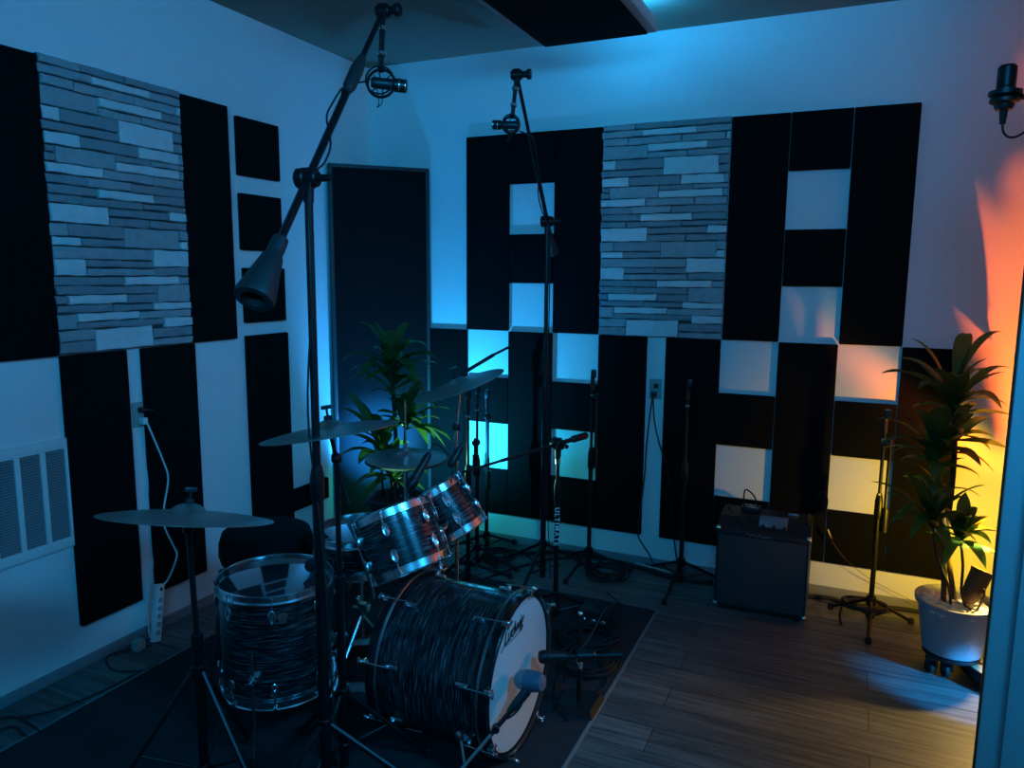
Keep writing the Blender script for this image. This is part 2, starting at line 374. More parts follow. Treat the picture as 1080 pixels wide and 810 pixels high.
# stacked stone panels -------------------------------------------------
L_, M_, D_ = 0, 1, 2
STONES = [(0, .26, 135, 178, M_), (.26, .57, 135, 178, D_), (.57, 1, 135, 178, D_), (0, .33, 178, 223, M_), (.33, .74, 178, 223, L_), (.74, 1, 178, 223, M_),
 (0, .21, 223, 272, M_), (.21, .63, 223, 272, M_), (.63, .965, 223, 272, M_), (.965, 1, 223, 272, L_), (0, .37, 272, 362, M_), (.37, .83, 272, 320, L_), (.83, 1, 272, 320, D_),
 (.37, .68, 320, 362, M_), (.68, 1, 320, 362, M_), (0, .11, 362, 428, L_), (.11, .5, 362, 428, D_), (0, .5, 428, 476, D_), (.5, .92, 362, 476, L_), (.92, 1, 362, 422, D_), (.92, 1, 422, 476, D_),
 (0, .225, 476, 536, L_), (.225, .635, 476, 536, D_), (.635, .965, 476, 536, L_), (.965, 1, 476, 536, M_),
 (0, .065, 536, 575, D_), (0, .065, 575, 617, D_), (.065, .465, 536, 617, M_), (.465, .73, 536, 570, D_), (.73, 1, 536, 570, M_), (.465, .96, 570, 617, L_), (.96, 1, 570, 617, M_),
 (0, .365, 617, 668, L_), (.365, .745, 617, 668, M_), (.745, 1, 617, 668, M_), (0, .255, 668, 716, D_), (.255, .565, 668, 716, M_), (.565, 1, 668, 716, D_),
 (0, .325, 716, 764, D_), (.325, .735, 716, 764, L_), (.735, 1, 716, 764, D_), (0, .21, 764, 806, D_), (.21, .65, 764, 806, D_), (.65, 1, 764, 800, D_),
 (0, .385, 806, 897, L_), (.385, .855, 806, 850, D_), (.855, 1, 800, 850, L_), (.385, .69, 850, 897, D_), (.69, 1, 850, 897, D_),
 (0, .11, 897, 962, M_), (.11, .495, 897, 962, D_), (.495, .935, 897, 1006, M_), (.935, 1, 897, 955, M_), (.935, 1, 955, 1006, L_), (0, .19, 962, 1006, L_), (.19, .495, 962, 1006, D_),
 (0, .705, 1006, 1068, M_), (.705, 1, 1006, 1100, L_), (0, .205, 1068, 1150, L_), (.205, .455, 1068, 1108, D_), (.455, .705, 1068, 1108, D_), (.205, .715, 1108, 1150, M_), (.715, 1, 1100, 1150, D_),
 (0, .475, 1150, 1196, D_), (.475, .905, 1150, 1196, L_), (.905, 1, 1150, 1196, M_), (0, .305, 1196, 1242, D_), (.305, .725, 1196, 1242, D_), (.725, 1, 1196, 1294, M_),
 (0, .075, 1242, 1290, D_), (.075, .475, 1242, 1290, L_), (.475, .725, 1242, 1294, D_), (0, .375, 1290, 1332, D_), (.375, .685, 1294, 1332, D_), (.685, 1, 1294, 1334, L_),
 (0, .125, 1332, 1410, M_), (.125, .565, 1332, 1376, L_), (.565, 1, 1334, 1378, M_), (.125, .425, 1376, 1412, D_), (.425, .765, 1376, 1416, D_), (.765, 1, 1378, 1432, L_),
 (0, .235, 1412, 1470, M_), (0, .235, 1470, 1529, D_), (.235, .66, 1414, 1529, L_), (.66, 1, 1432, 1488, D_), (.66, 1, 1488, 1529, M_)]
def stone_panel(o, e, nrm, w, h, label):
    """o = top-left corner on the wall, e = direction to the right, nrm = out of the wall"""
    R = random.Random(5); mb = MB(); o = V(o); e = V(e); nrm = V(nrm); up = V((0, 0, 1))
    X = Matrix((e, nrm, up)).transposed().to_4x4(); X.translation = o
    mb.m = 3; mb.box((.004, .002, -h), (w-.004, .018, 0), 0, X)
    for (u0, u1, y0, y1, k) in STONES:
        a = (y0-135)/1394; b = (y1-135)/1394; mb.m = k
        d = .027+R.random()*.010+(.004 if k == 0 else 0)
        j = lambda s: (R.random()-.5)*s
        g = .0028
        lo = (u0*w+g*.6, -b*h+g); hi = (u1*w-g*.6, -a*h-g)
        q = [(lo[0]+j(.004), lo[1]+j(.005)), (hi[0]+j(.004), lo[1]+j(.005)), (hi[0]+j(.004), hi[1]+j(.005)), (lo[0]+j(.004), hi[1]+j(.005))]
        if u0 == 0: q[0] = (q[0][0]+j(.012), q[0][1]); q[3] = (q[3][0]+j(.012), q[3][1])
        nx = 6; ny = 3; vs = []; fs = []
        for layer, (ins, dep) in enumerate(((0, .017), (0, d-.003), (.0028, d))):
            pts = []
            c = [((q[0][0]+q[1][0]+q[2][0]+q[3][0])/4), ((q[0][1]+q[1][1]+q[2][1]+q[3][1])/4)]
            ww = hi[0]-lo[0]; hh = hi[1]-lo[1]
            for t_ in range(4):
                p, p2 = q[t_], q[(t_+1) % 4]; m_ = nx if t_ % 2 == 0 else ny
                for i in range(m_):
                    s = i/m_; x = p[0]+(p2[0]-p[0])*s; y = p[1]+(p2[1]-p[1])*s
                    wob = math.sin(x*37+u0*50+t_*2)*.0016 if t_ % 2 == 0 else math.sin(y*90+t_)*.0016
                    if t_ % 2 == 0: y += wob
                    else: x += wob
                    x += (c[0]-x)*2*ins/max(ww, .02)*.9; y += (c[1]-y)*2*ins/max(hh, .02)*.9
                    pts.append(X @ V((x, dep+(j(.004) if layer == 2 else 0), y)))
            vs += pts
        N = 2*(nx+ny)
        for a_ in range(2):
            for i in range(N): fs.append((a_*N+i, a_*N+(i+1) % N, (a_+1)*N+(i+1) % N, (a_+1)*N+i))
        vs.append(X @ V((c[0], d+.002, c[1]))); 
        for i in range(N): fs.append((2*N+i, 2*N+(i+1) % N, 3*N))
        mb.add(vs, fs)
    return solo(mb, 'stacked_stone_panel', ['stone_light', 'stone_mid', 'stone_dark', 'mortar'], label, 'stone panel', 'stacked stone wall panels', ang=12)
(sy0, sz1), (sy1, sz0) = lf(-2.27, ZT+.008, .034), lf(-1.565, ZM+.004, .034)
stone_panel((0, sy0, sz1), (0, 1, 0), (1, 0, 0), sy1-sy0, sz1-sz0, 'large grey stacked stone panel on the left wall above the white cord')
(sx0, sz1), (sx1, sz0) = bk(1.645, ZT+.004, .034), bk(2.3745, ZM, .034)
stone_panel((sx0, 0, sz1), (1, 0, 0), (0, -1, 0), sx1-sx0, sz1-sz0, 'grey stacked stone panel on the back wall above the wall outlet')

# ------------------------------------------------------------------ wall fittings
vt = thing('air_vent', (0, -2.5, .57), 'white louvred air return vent low on the left wall', 'vent')
f_ = MB(); y0, y1, z0, z1 = -2.79, -2.258, .572, 1.052
f_.box((.002, y0, z1-.045), (.016, y1, z1), .004); f_.box((.002, y0, z0), (.016, y1, z0+.045), .004)
banks = [(-2.298-.107*k-.085, -2.298-.107*k) for k in range(4)]
edges = [y1]+[v for b in banks for v in (b[1], b[0])]+[y0]
for k in range(0, len(edges), 2): f_.box((.002, edges[k+1], z0+.04), (.016, edges[k], z1-.04), .003)
f_.build('frame', 'white', vt)
MB().box((.0015, y0+.02, z0+.02), (.004, y1-.02, z1-.02)).build('back_box', 'ventdark', vt)
for (a, b) in banks:
    g_ = MB(); k = 0; zz = z0+.047
    while zz < z1-.05:
        g_.box((-.001, a, -.0045), (.001, b, .0045), 0, Matrix.Translation((.0085, 0, zz)) @ Matrix.Rotation(math.radians(-40), 4, 'Y')); zz += .0115
    g_.build('louvre_bank', 'grille', vt, smooth=False)

def outlet(o, e, nrm, label):
    e = V(e); nrm = V(nrm); X = Matrix((e, nrm, V((0, 0, 1)))).transposed().to_4x4(); X.translation = V(o)
    r = thing('wall_outlet', o, label, 'outlet')
    MB().box((-.036, .001, -.06), (.036, .007, .06), .003, X).build('cover_plate', 'offwhite', r)
    for dz in (-.028, .024):
        q = MB().box((-.017, .006, dz-.015), (.017, .0095, dz+.015), .002, X); 
        q.build('socket', 'offwhite', r)
    return X
XO = outlet((0, -1.913, 1.09), (0, 1, 0), (1, 0, 0), 'wall outlet with a white plug between two black panels on the left wall')
XB = outlet((2.008, 0, 1.092), (1, 0, 0), (0, -1, 0), 'wall outlet with black plugs below the stone on the back wall')
# left wall cord
w = thing('power_cable', (.02, -1.9, .25), 'white power cord running down the left wall from the outlet', 'cord')
b0 = XO @ V((.008, .01, -.03))
MB().box((-.012, .0095, -.045), (.014, .045, -.012), .006, XO).build('plug', 'white', w)
cpts = [(.043, -1.905, 1.053), (.05, -1.885, .99), (.055, -1.84, .86), (.055, -1.815, .76), (.055, -1.85, .62), (.055, -1.853, .53), (.06, -1.808, .41), (.065, -1.80, .36), (.07, -1.86, .27), (.075, -1.917, .243)]
MB().path(spline(cpts, 6), .0045, 8).build('cable', 'white', w)
k_ = thing('plug_adapter', XO @ V((0, .02, .03)), 'small black plug in the upper socket of the left wall outlet', 'plug')
q = MB(); q.box((-.013, .0095, .012), (.013, .038, .036), .006, XO); q.build('plug_body', 'plastic', k_)
MB().path(spline([XO @ V((.005, .036, .024)), XO @ V((.03, .05, .02)), XO @ V((.055, .055, .0)), XO @ V((.075, .057, -.01))], 5), .0035).build('cable', 'plastic', k_)
# power strip leaning at the wall
ps = thing('power_strip', (.11, -1.975, 0), 'white power strip standing upright by the left wall', 'power strip')
a_ = V((.105, -1.985, .004)); b_ = V((.07, -1.915, .262)); X = axes((b_-a_), (0, 1, 0))
MB().cbox((a_+b_)/2, (.042, .03, (b_-a_).length), .006, X).build('housing', 'white', ps)
q = MB()
for k in range(5): q.cbox(a_.lerp(b_, .16+.14*k)-X.col[1]*.0155, (.022, .003, .022), .001, X)
q.build('sockets', 'offwhite', ps)
MB().cbox(a_.lerp(b_, .91)-X.col[1]*.016, (.012, .006, .016), .002, X).build('switch', 'plastic', ps)
# small white adaptor on floor
solo(MB().box((.075, -2.095, .001), (.115, -2.045, .05), .005), 'power_adapter', 'offwhite', 'small pale power adapter on floor beside the power strip', 'adapter')
# thin wall cord channel beside the cord
c = MB(); c.path(spline([(.006, -1.91, 1.03), (.006, -1.893, .8), (.006, -1.878, .55), (.006, -1.89, .35), (.006, -1.93, .16), (.02, -1.95, .06), (.05, -1.97, .006)], 6), .0035)
solo(c, 'wall_cable', 'white', 'thin white cable behind the white cord on the left wall', 'cable', origin=(.006, -1.9, .1))
# right outlet black cords
w = thing('power_cable', (2.0, -.03, .6), 'pair of black cords hanging from the back wall outlet', 'cord')
q = MB(); q.box((-.02, .0095, -.045), (.012, .04, -.012), .006, XB); q.box((-.006, .0095, .01), (.02, .036, .036), .006, XB); q.build('plugs', 'plastic', w)
q = MB(); q.path(spline([(2.0, -.035, 1.05), (1.985, -.03, .93), (1.972, -.03, .75), (1.965, -.03, .55), (1.952, -.06, .33), (1.945, -.06, .2), (2.02, -.05, .08), (2.06, -.08, .01)], 6), .0045); q.build('cable', 'plastic', w)
q = MB(); q.path(spline([(2.002, -.036, 1.05), (2.02, -.045, .9), (2.06, -.064, .77), (2.1, -.062, .66), (2.13, -.06, .5), (2.16, -.065, .25), (2.2, -.07, .02)], 6), .0045); q.build('cable', 'plastic', w)

# ------------------------------------------------------------------ rug
rg = thing('rug', (1.25, -2.6, 0), 'large dark charcoal rug under the drum kit', 'rug')
MB().box((.3, -4.6, .0005), (2.2, -.63, .008), .002).build('pile', 'rug', rg)
q = MB(); q.box((2.2, -4.6, .0005), (2.213, -.63, .0095), .002); q.box((.289, -4.6, .0005), (.3, -.63, .0095), .002); q.build('binding_edge', 'rugedge', rg)
RZ = .008

# ------------------------------------------------------------------ drums
def zalign(c, axis, x=None):
    X = axes(axis, x).to_4x4(); X.translation = V(c); return X
def drum(name, label, mtx, R, D, nl, phase=0., head='headclear', reso='headwhite', lug2=True, badge=None):
    """local z = axis, shell from z=-D/2 (bottom) to D/2 (batter)"""
    r = thing(name, None, label, 'drum', 'drums of the kit', mtx=mtx)
    B = lambda mb, nm, m_, p=r: mb.build(nm, m_, p, local=True)
    B(MB().lathe((0, 0, 0), (0, 0, 1), [(R, -D/2), (R, D/2), (R-.006, D/2), (R-.006, -D/2)], 56, True), 'shell', 'wrap')
    B(MB().lathe((0, 0, D/2+.003), (0, 0, 1), [(0, .0), (R-.012, 0), (R+.001, -.004), (R+.003, -.012)], 56), 'batter_head', head)
    B(MB().lathe((0, 0, -D/2-.003), (0, 0, 1), [(0, 0), (R-.012, 0), (R+.001, .004), (R+.003, .012)], 56), 'resonant_head', reso)
    for s in (1, -1):
        z = s*(D/2)
        B(MB().lathe((0, 0, z), (0, 0, 1), [(R+.003, s*.014), (R+.006, s*.017), (R+.009, s*.014), (R+.005, s*.010), (R+.005, -s*.012), (R+.013, -s*.014), (R+.013, -s*.018), (R+.003, -s*.018)], 56, True), 'hoop', 'chrome')
    for k in range(nl):
        th = phase+2*PI*k/nl; u = V((math.cos(th), math.sin(th), 0)); tv = V((-u.y, u.x, 0))
        for s in (1, -1):
            l = MB(); zc = s*(D/2-.062)
            X = Matrix((tv, V((0, 0, 1)), u)).transposed()
            # lug: oval open casing
            pts = [u*(R+.011)+tv*(.0085*math.cos(a))+V((0, 0, zc+.024*math.sin(a))) for a in [2*PI*i/16 for i in range(16)]]
            l.path(pts, .0055, 8, closed=True)
            l.cbox(u*(R+.005)+V((0, 0, zc)), (.012, .034, .008), .002, X)
            B(l, 'lug', 'chrome')
            t_ = MB(); t_.tube(u*(R+.012)+V((0, 0, zc)), u*(R+.012)+V((0, 0, s*(D/2+.008))), .003, 8); t_.disc(u*(R+.012)+V((0, 0, s*(D/2+.006))), (0, 0, 1), .0065, .01, 8, .001)
            B(t_, 'tension_rod', 'chrome')
    if badge is not None:
        u = V((math.cos(badge), math.sin(badge), 0)); tv = V((-u.y, u.x, 0)); bz = V((0, 0, D/2-.075)); b = MB()
        q = [(-.012, -.02), (.012, -.02), (.018, .008), (.01, .02), (-.01, .02), (-.018, .008)]
        b.add([u*(R+.0005)+tv*x+bz+V((0, 0, y)) for x, y in q]+[u*(R+.003)+tv*x*.9+bz+V((0, 0, y*.9)) for x, y in q], [tuple(range(5, -1, -1)), tuple(range(6, 12))]+[(i, (i+1) % 6, 6+(i+1) % 6, 6+i) for i in range(6)])
        B(b, 'badge', 'steel')
    return r
# floor tom
ft_c = V((1.12, -2.268, .415)); FR, FD = .203, .40
ftom = drum('floor_tom', 'black oyster floor tom on chrome legs, nearest drum at left', Matrix.Translation(ft_c), FR, FD, 8, math.radians(-52), badge=math.radians(-42))
for k, a in enumerate((math.radians(-70), math.radians(50), math.radians(170))):
    u = V((math.cos(a), math.sin(a), 0)); p = u*(FR+.03); zf = RZ-ft_c.z
    lg = MB(); lg.path(spline([p+V((0, 0, .02)), p+V((0, 0, -.2)), p+V((0, 0, -.3)), p+u*.02+V((0, 0, zf+.03))], 4), .0055, 8)
    lo = lg.build('leg', 'chrome', ftom, local=True)
    MB().lathe(p+u*.02+V((0, 0, zf)), (0, 0, 1), [(0, 0), (.013, 0), (.013, .012), (.009, .04), (.0055, .042)], 12).build('rubber_foot', 'rubber', lo, local=True)
    bk = MB(); X = Matrix((V((-u.y, u.x, 0)), V((0, 0, 1)), u)).transposed()
    bk.cbox(u*(FR+.004)+V((0, 0, -.085)), (.045, .05, .008), .003, X); bk.cbox(u*(FR+.028)+V((0, 0, -.085)), (.03, .024, .03), .006, X)
    bk.tube(u*(FR+.03)+V((0, 0, -.085)), u*(FR+.06)+V((0, 0, -.085)), .004); bk.cbox(u*(FR+.062)+V((0, 0, -.085)), (.034, .012, .005), .002, X)
    bk.build('leg_bracket', 'chrome', ftom, local=True)
# rack toms on the bass drum
def tom_axis(px, py, dpx, dpy, depth, away):
    """axis (pointing to the batter head) that projects along (dpx,dpy) with a lean away from the viewer"""
    c = pt(px, py, depth); a = (pt(px+dpx, py+dpy, depth)-c).normalized(); return c, (a+DV*away).normalized()
tc1, ta1 = tom_axis(424, 569, -26, -66, 2.93, .16)
tom1 = drum('rack_tom', 'larger black oyster rack tom tilted over the bass drum', zalign(tc1, ta1), .152, .225, 6, math.radians(8))
tc2, ta2 = tom_axis(471, 539, -31, -51, 3.24, .05)
tom2 = drum('rack_tom', 'smaller black oyster rack tom tilted behind the larger one', zalign(tc2, ta2), .127, .205, 6, math.radians(33))
# snare between throne and bass drum
snr = drum('snare_drum', 'shallow snare drum behind the tall boom stand pole', zalign((1.20, -1.84, .61), (-.03, -.03, 1)), .178, .14, 8, .2, head='headclear')
st = thing('snare_stand', (1.20, -1.84, RZ), 'chrome snare stand under the shallow snare drum', 'stand', 'drum hardware')
q = MB(); q.tube((1.20, -1.84, .2), (1.20, -1.84, .46), .011); q.disc((1.20, -1.84, .46), (0, 0, 1), .02, .03); q.build('post', 'chrome', st)
for k in range(3):
    a = .5+k*2*PI/3; u = V((math.cos(a), math.sin(a), 0)); c0 = V((1.20, -1.84, 0))
    MB().path([c0+V((0, 0, .46)), c0+u*.15+V((0, 0, .495)), c0+u*.195+V((0, 0, .516)), c0+u*.2+V((0, 0, .535))], .006).build('basket_arm', 'chrome', st)
    lg = MB().path([c0+V((0, 0, .3)), c0+u*.22+V((0, 0, RZ+.012))], .008).build('leg', 'chrome', st)
    MB().ball(c0+u*.22+V((0, 0, RZ+.012)), .012).build('rubber_foot', 'rubber', lg)

# bass drum: axis along +X
BR = .2794; bc = V((1.782, -1.998, .299+RZ)); mtx = zalign(bc, (1, 0, 0), (0, 1, 0))   # local x = +Y, local y = z cross x = +Z
bd = thing('bass_drum', None, 'large black oyster bass drum on its side with white front head', 'drum', 'drums of the kit', mtx=mtx)
B = lambda mb, nm, m_, p=bd: mb.build(nm, m_, p, local=True)
HD = .21
B(MB().lathe((0, 0, 0), (0, 0, 1), [(BR, -HD), (BR, HD), (BR-.008, HD), (BR-.008, -HD)], 72, True), 'shell', 'wrap')
B(MB().lathe((0, 0, HD), (0, 0, 1), [(0, .022), (BR-.02, .022), (BR-.005, .018), (BR, .004)], 72), 'front_head', 'headwhite')
B(MB().lathe((0, 0, -HD), (0, 0, 1), [(0, -.022), (BR-.02, -.022), (BR-.005, -.018), (BR, -.004)], 72), 'batter_head', 'headwhite')
for s in (1, -1):
    h = MB(); z0 = s*(HD-.012); z1 = s*(HD+.036)
    h.lathe((0, 0, 0), (0, 0, 1), [(BR+.004, z0), (BR+.014, z0), (BR+.018, z0+s*.006), (BR+.018, z1-s*.005), (BR+.014, z1), (BR+.002, z1), (BR+.002, z0+s*.03)], 72, True)
    ho = B(h, 'hoop', 'hoopblack')
    q = MB().lathe((0, 0, 0), (0, 0, 1), [(BR+.0175, z0-s*.0005), (BR+.0195, z0+s*.001), (BR+.0195, z0+s*.010), (BR+.0175, z0+s*.0105)], 72, True)
    B(q, 'edge_band', 'steel', ho)
for k in range(8):
    th = math.radians(22.5+8+45*k); u = V((math.cos(th), math.sin(th), 0)); tv = V((-u.y, u.x, 0)); X = Matrix((tv, V((0, 0, 1)), u)).transposed()
    for s in (1, -1):
        l = MB(); zc = s*(HD-.07)
        l.cbox(u*(BR+.008)+V((0, 0, zc)), (.02, .05, .014), .005, X); l.ball(u*(BR+.016)+V((0, 0, zc+s*.016)), .009); B(l, 'lug', 'chrome')
        c = MB(); zr = s*(HD+.03); ra = BR+.03
        c.tube(u*(ra-.004)+V((0, 0, zc)), u*ra+V((0, 0, zr+s*.02)), .0032, 8)
        c.cbox(u*(BR+.021)+V((0, 0, zr)), (.022, .02, .006), .002, X); c.cbox(u*(BR+.009)+V((0, 0, s*(HD+.0385))), (.02, .006, .03), .002, X)
        c.ball(u*ra+V((0, 0, zr+s*.016)), .008); c.cbox(u*ra+V((0, 0, zr+s*.026)), (.026, .008, .008), .003, X)
        B(c, 'claw_hook', 'chrome')
for s in (-1, 1):   # spurs: local x = +Y
    a0 = V((s*(BR*.86), -.135, HD-.09)); sp = MB()
    foot = V((s*(BR*.86+.07), -(bc.z-RZ)+.004, HD-.03))
    sp.tube(a0+V((s*.01, 0, 0)), a0.lerp(foot, .82), .007, 10); sp.path([a0.lerp(foot, .82), a0.lerp(foot, .9), foot], [.009, .009, .002], 10)
    so = B(sp, 'spur', 'chrome')
    k_ = MB(); k_.ball(a0, .024, (1, 1, 1.1)); k_.cbox(a0+V((-s*.01, .012, 0)), (.03, .05, .06), .006); k_.tube(a0, a0+V((s*.035, .02, .02)), .005); k_.cbox(a0+V((s*.037, .022, .022)), (.008, .03, .012), .003)
    B(k_, 'spur_bracket', 'chrome', so)
def text(body, size, mtx, m_, parent, name, shear=0, off=0., ext=.0006, spacing=1.):
    cu = bpy.data.curves.new(name, 'FONT'); cu.body = body; cu.size = size; cu.align_x = 'CENTER'; cu.align_y = 'CENTER'; cu.shear = shear; cu.offset = off; cu.extrude = ext
    cu.space_character = spacing; cu.materials.append(M[m_]); t_ = bpy.data.objects.new('tmp', cu); COL.objects.link(t_); bpy.context.view_layer.update()
    me = bpy.data.meshes.new_from_object(t_.evaluated_get(bpy.context.evaluated_depsgraph_get())); bpy.data.objects.remove(t_); bpy.data.curves.remove(cu)
    me.name = name; o = bpy.data.objects.new(name, me); COL.objects.link(o); o.parent = parent; o.matrix_local = mtx; return o
# script lettering on the front head, upper part
lx = Matrix.Translation((-.06, .192, HD+.0235)) @ Matrix.Rotation(math.radians(4), 4, 'Z')
text('Ludwig', .068, lx, 'ink', bd, 'script_lettering', shear=.38, off=.0004, spacing=.86)
q = MB(); q.path([lx @ V(p) for p in spline([(-.105, -.03, .0), (-.085, -.022, 0), (-.04, -.029, 0), (.02, -.032, 0), (.075, -.029, 0)], 5)], [.0014]*21, 6); q.build('script_underline', 'ink', bd, local=True)
# tom mount post with L arms
tmn = thing('tom_mount', (1.60, -1.86, .6), 'chrome tom holder post rising from bass drum shell under the toms', 'tom holder', 'drum hardware')
q = MB(); q.tube((1.60, -1.86, BR+bc.z-.012), (1.60, -1.86, .74), .012); q.cbox((1.60, -1.86, BR+bc.z+.004), (.07, .06, .012), .003); q.build('post', 'chrome', tmn)
q = MB(); q.ball((1.60, -1.86, .74), .022); q.path(spline([(1.60, -1.86, .74), (1.58, -1.9, .75), tc1+ta1.cross(V((1, 0, 0))).normalized()*0+V((.10, .09, -.03))], 4), .007); q.build('arm', 'chrome', tmn)
q = MB(); q.path(spline([(1.60, -1.86, .74), (1.61, -1.83, .75), (1.60, -1.80, .76)], 4), .007); q.build('arm', 'chrome', tmn)
# chrome bracket rod at the near left side of the larger tom
q = thing('tom_bracket_rod', pt(390, 620, 2.95), 'bent chrome rod hanging beside the larger rack tom', 'bracket', 'drum hardware')
MB().path(spline([pt(379, 578, 2.93), pt(386, 600, 2.93), pt(394, 626, 2.94), pt(391, 634, 2.95), pt(383, 640, 2.97)], 6), .006).build('rod', 'chrome', q)
z_ = MB(); z_.cbox(pt(384, 640, 2.97), (.05, .03, .03), .006); z_.tube(pt(372, 640, 2.97), pt(384, 640, 2.97), .006); z_.ball(pt(378, 632, 2.97), .012); z_.build('clamp', 'chrome', q)
# bass drum pedal
pd = thing('bass_pedal', (1.33, -1.96, RZ), 'bass drum pedal behind the bass drum', 'pedal', 'drum hardware')
MB().cbox((1.33, -1.96, RZ+.006), (.32, .10, .01), .003).build('base_plate', 'steel', pd)
MB().cbox((1.33, -1.96, RZ+.05), (.27, .085, .008), .003, Matrix.Rotation(math.radians(-14), 3, 'Y')).build('footboard', 'steel', pd)
q = MB(); q.tube((1.46, -2.02, RZ), (1.46, -2.02, .24), .008); q.tube((1.46, -1.90, RZ), (1.46, -1.90, .24), .008); q.tube((1.46, -2.03, .235), (1.46, -1.89, .235), .008); q.build('post_frame', 'chrome', pd)
q = MB(); q.tube((1.46, -1.96, .235), (1.475, -1.96, .40), .005); q.cbox((1.485, -1.96, .41), (.035, .05, .05), .012); q.build('beater', 'chrome', pd)

# throne
th_c = V((.765, -1.925, 0)); thr = thing('drum_throne', (th_c.x, th_c.y, RZ), 'black round padded drum throne behind the floor tom', 'stool')
MB().lathe((th_c.x, th_c.y, 0), (0, 0, 1), [(0, .50), (.165, .50), (.19, .515), (.2, .55), (.198, .60), (.185, .64), (.15, .655), (0, .645)], 40).build('seat', 'seat', thr)
u = V((CP.x-th_c.x, CP.y-th_c.y, 0)).normalized(); u = Matrix.Rotation(math.radians(8), 3, 'Z') @ u; tv = V((-u.y, u.x, 0))
q = MB(); X = Matrix((tv, V((0, 0, 1)), u)).transposed()
q.cbox(th_c+u*.2+V((0, 0, .575)), (.075, .016, .006), .003, X); q.build('badge', 'steel', thr)
q = MB(); q.tube(th_c+V((0, 0, .12)), th_c+V((0, 0, .50)), .016); q.disc(th_c+V((0, 0, .49)), (0, 0, 1), .07, .02); q.build('post', 'black', thr)
for k in range(3):
    a = 1.+k*2*PI/3; u = V((math.cos(a), math.sin(a), 0))
    lg = MB().path([th_c+V((0, 0, .30)), th_c+u*.25+V((0, 0, RZ+.015))], .011).build('leg', 'black', thr); MB().ball(th_c+u*.25+V((0, 0, RZ+.016)), .016).build('rubber_foot', 'rubber', lg)

# ------------------------------------------------------------------ stands
def legs_(root, c, hub, spread, az, r=.009, n=3, m_='black', brace=True, zf=0.):
    c = V(c)
    for k in range(n):
        a = az+k*2*PI/n; u = V((math.cos(a), math.sin(a), 0))
        foot = c+u*spread+V((0, 0, zf+.014))
        lo = MB().path([c+u*.018+V((0, 0, hub)), foot], r).build('leg', m_, root)
        MB().lathe(foot+V((0, 0, -.014)), (0, 0, 1), [(0, 0), (.014, 0), (.016, .01), (.013, .03), (0, .034)], 12).build('rubber_foot', 'rubber', lo)
        if brace:
            MB().path([c+u*.016+V((0, 0, max(hub*.32, .05)+zf)), c+u*spread*.5+V((0, 0, hub*.52))], r*.6).build('brace', m_, root)
    MB().disc(c+V((0, 0, hub)), (0, 0, 1), .024, .045).build('leg_collar', m_, root); MB().disc(c+V((0, 0, max(hub*.32, .05)+zf)), (0, 0, 1), .02, .025).build('brace_collar', m_, root)
def collar(root, c, axis=(0, 0, 1), r=.018, h=.04, m_='chrome', wing=True, wd=(1, 0, 0)):
    q = MB(); q.disc(c, axis, r, h, 16)
    q.build('height_collar', m_, root)
    if wing:
        c = V(c); wd = V(wd); q = MB(); q.tube(c, c+wd*(r+.018), .004); X = axes(wd); q.cbox(c+wd*(r+.024), (.034, .010, .008), .003, X); q.build('wing_screw', m_, root)
def cymbal(c, nrm, R, label, name='cymbal', m_='cymbal', grp='cymbals of the kit', bell=.22, bow=.045):
    n = V(nrm).normalized(); r = thing(name, c, label, 'cymbal', grp)
    pr = []; hb = R*.10; hw = R*bow*2
    def hgt(t): return (hw*(1-t*t)) if t > bell else hw*(1-bell*bell)+hb*(1-(t/bell)**2.4)
    ts = [.035, .08, .13, .18, bell-.005, bell+.01, .3, .4, .5, .6, .7, .8, .9, .97, 1]
    top = [(t*R, hgt(t)-hw-hb) for t in ts]
    prof = top+[(rr, z-.0014) for rr, z in reversed(top)]
    MB().lathe(c, n, prof, 64, True).build('plate', m_, r)
    q = MB(); cc = V(c)
    q.lathe(cc, n, [(0, .012), (.012, .012), (.014, .004), (.014, -.002), (0, -.002)], 16); q.build('felt_washer', 'rubber', r)
    q = MB(); q.tube(cc+n*.01, cc+n*.045, .004); X = axes(n); q.cbox(cc+n*.04, (.036, .008, .014), .003, X); q.build('wing_nut', 'black', r)
    return r
def cym_stand(c, n, base, label, hub=.30, spread=.30, az=.4, m_='black', boomfrom=None, zf=RZ, R=.011):
    base = V(base); c = V(c); n = V(n).normalized(); r = thing('cymbal_stand', (base.x, base.y, zf), label, 'stand', 'cymbal stands')
    below = c-n*.05
    top = boomfrom if boomfrom is not None else below-V((0, 0, .03))
    q = MB(); q.tube((base.x, base.y, zf+.02), (base.x, base.y, .62*top.z), R*1.35); q.build('lower_tube', m_, r)
    q = MB(); q.path([(base.x, base.y, .60*top.z), top], R*.85); q.build('upper_tube', m_, r)
    collar(r, (base.x, base.y, .62*top.z), r=.02, h=.045, m_='black' if m_ == 'black' else 'chrome')
    q = MB(); q.ball(top, .018); q.cbox(top, (.03, .024, .03), .006); q.build('tilter', 'black', r)
    q = MB()
    if boomfrom is not None: q.path([top-(below-top).normalized()*.16, below], .007)
    q.path([below if boomfrom is not None else top, c+n*.002], .005); q.build('cymbal_rod', m_, r)
    q = MB(); q.disc(c-n*.03, n, .014, .012); q.disc(c-n*.038, n, .02, .005); q.build('cymbal_seat', 'chrome', r)
    legs_(r, (base.x, base.y, 0), hub, spread, az, m_=m_, zf=zf)
    return r
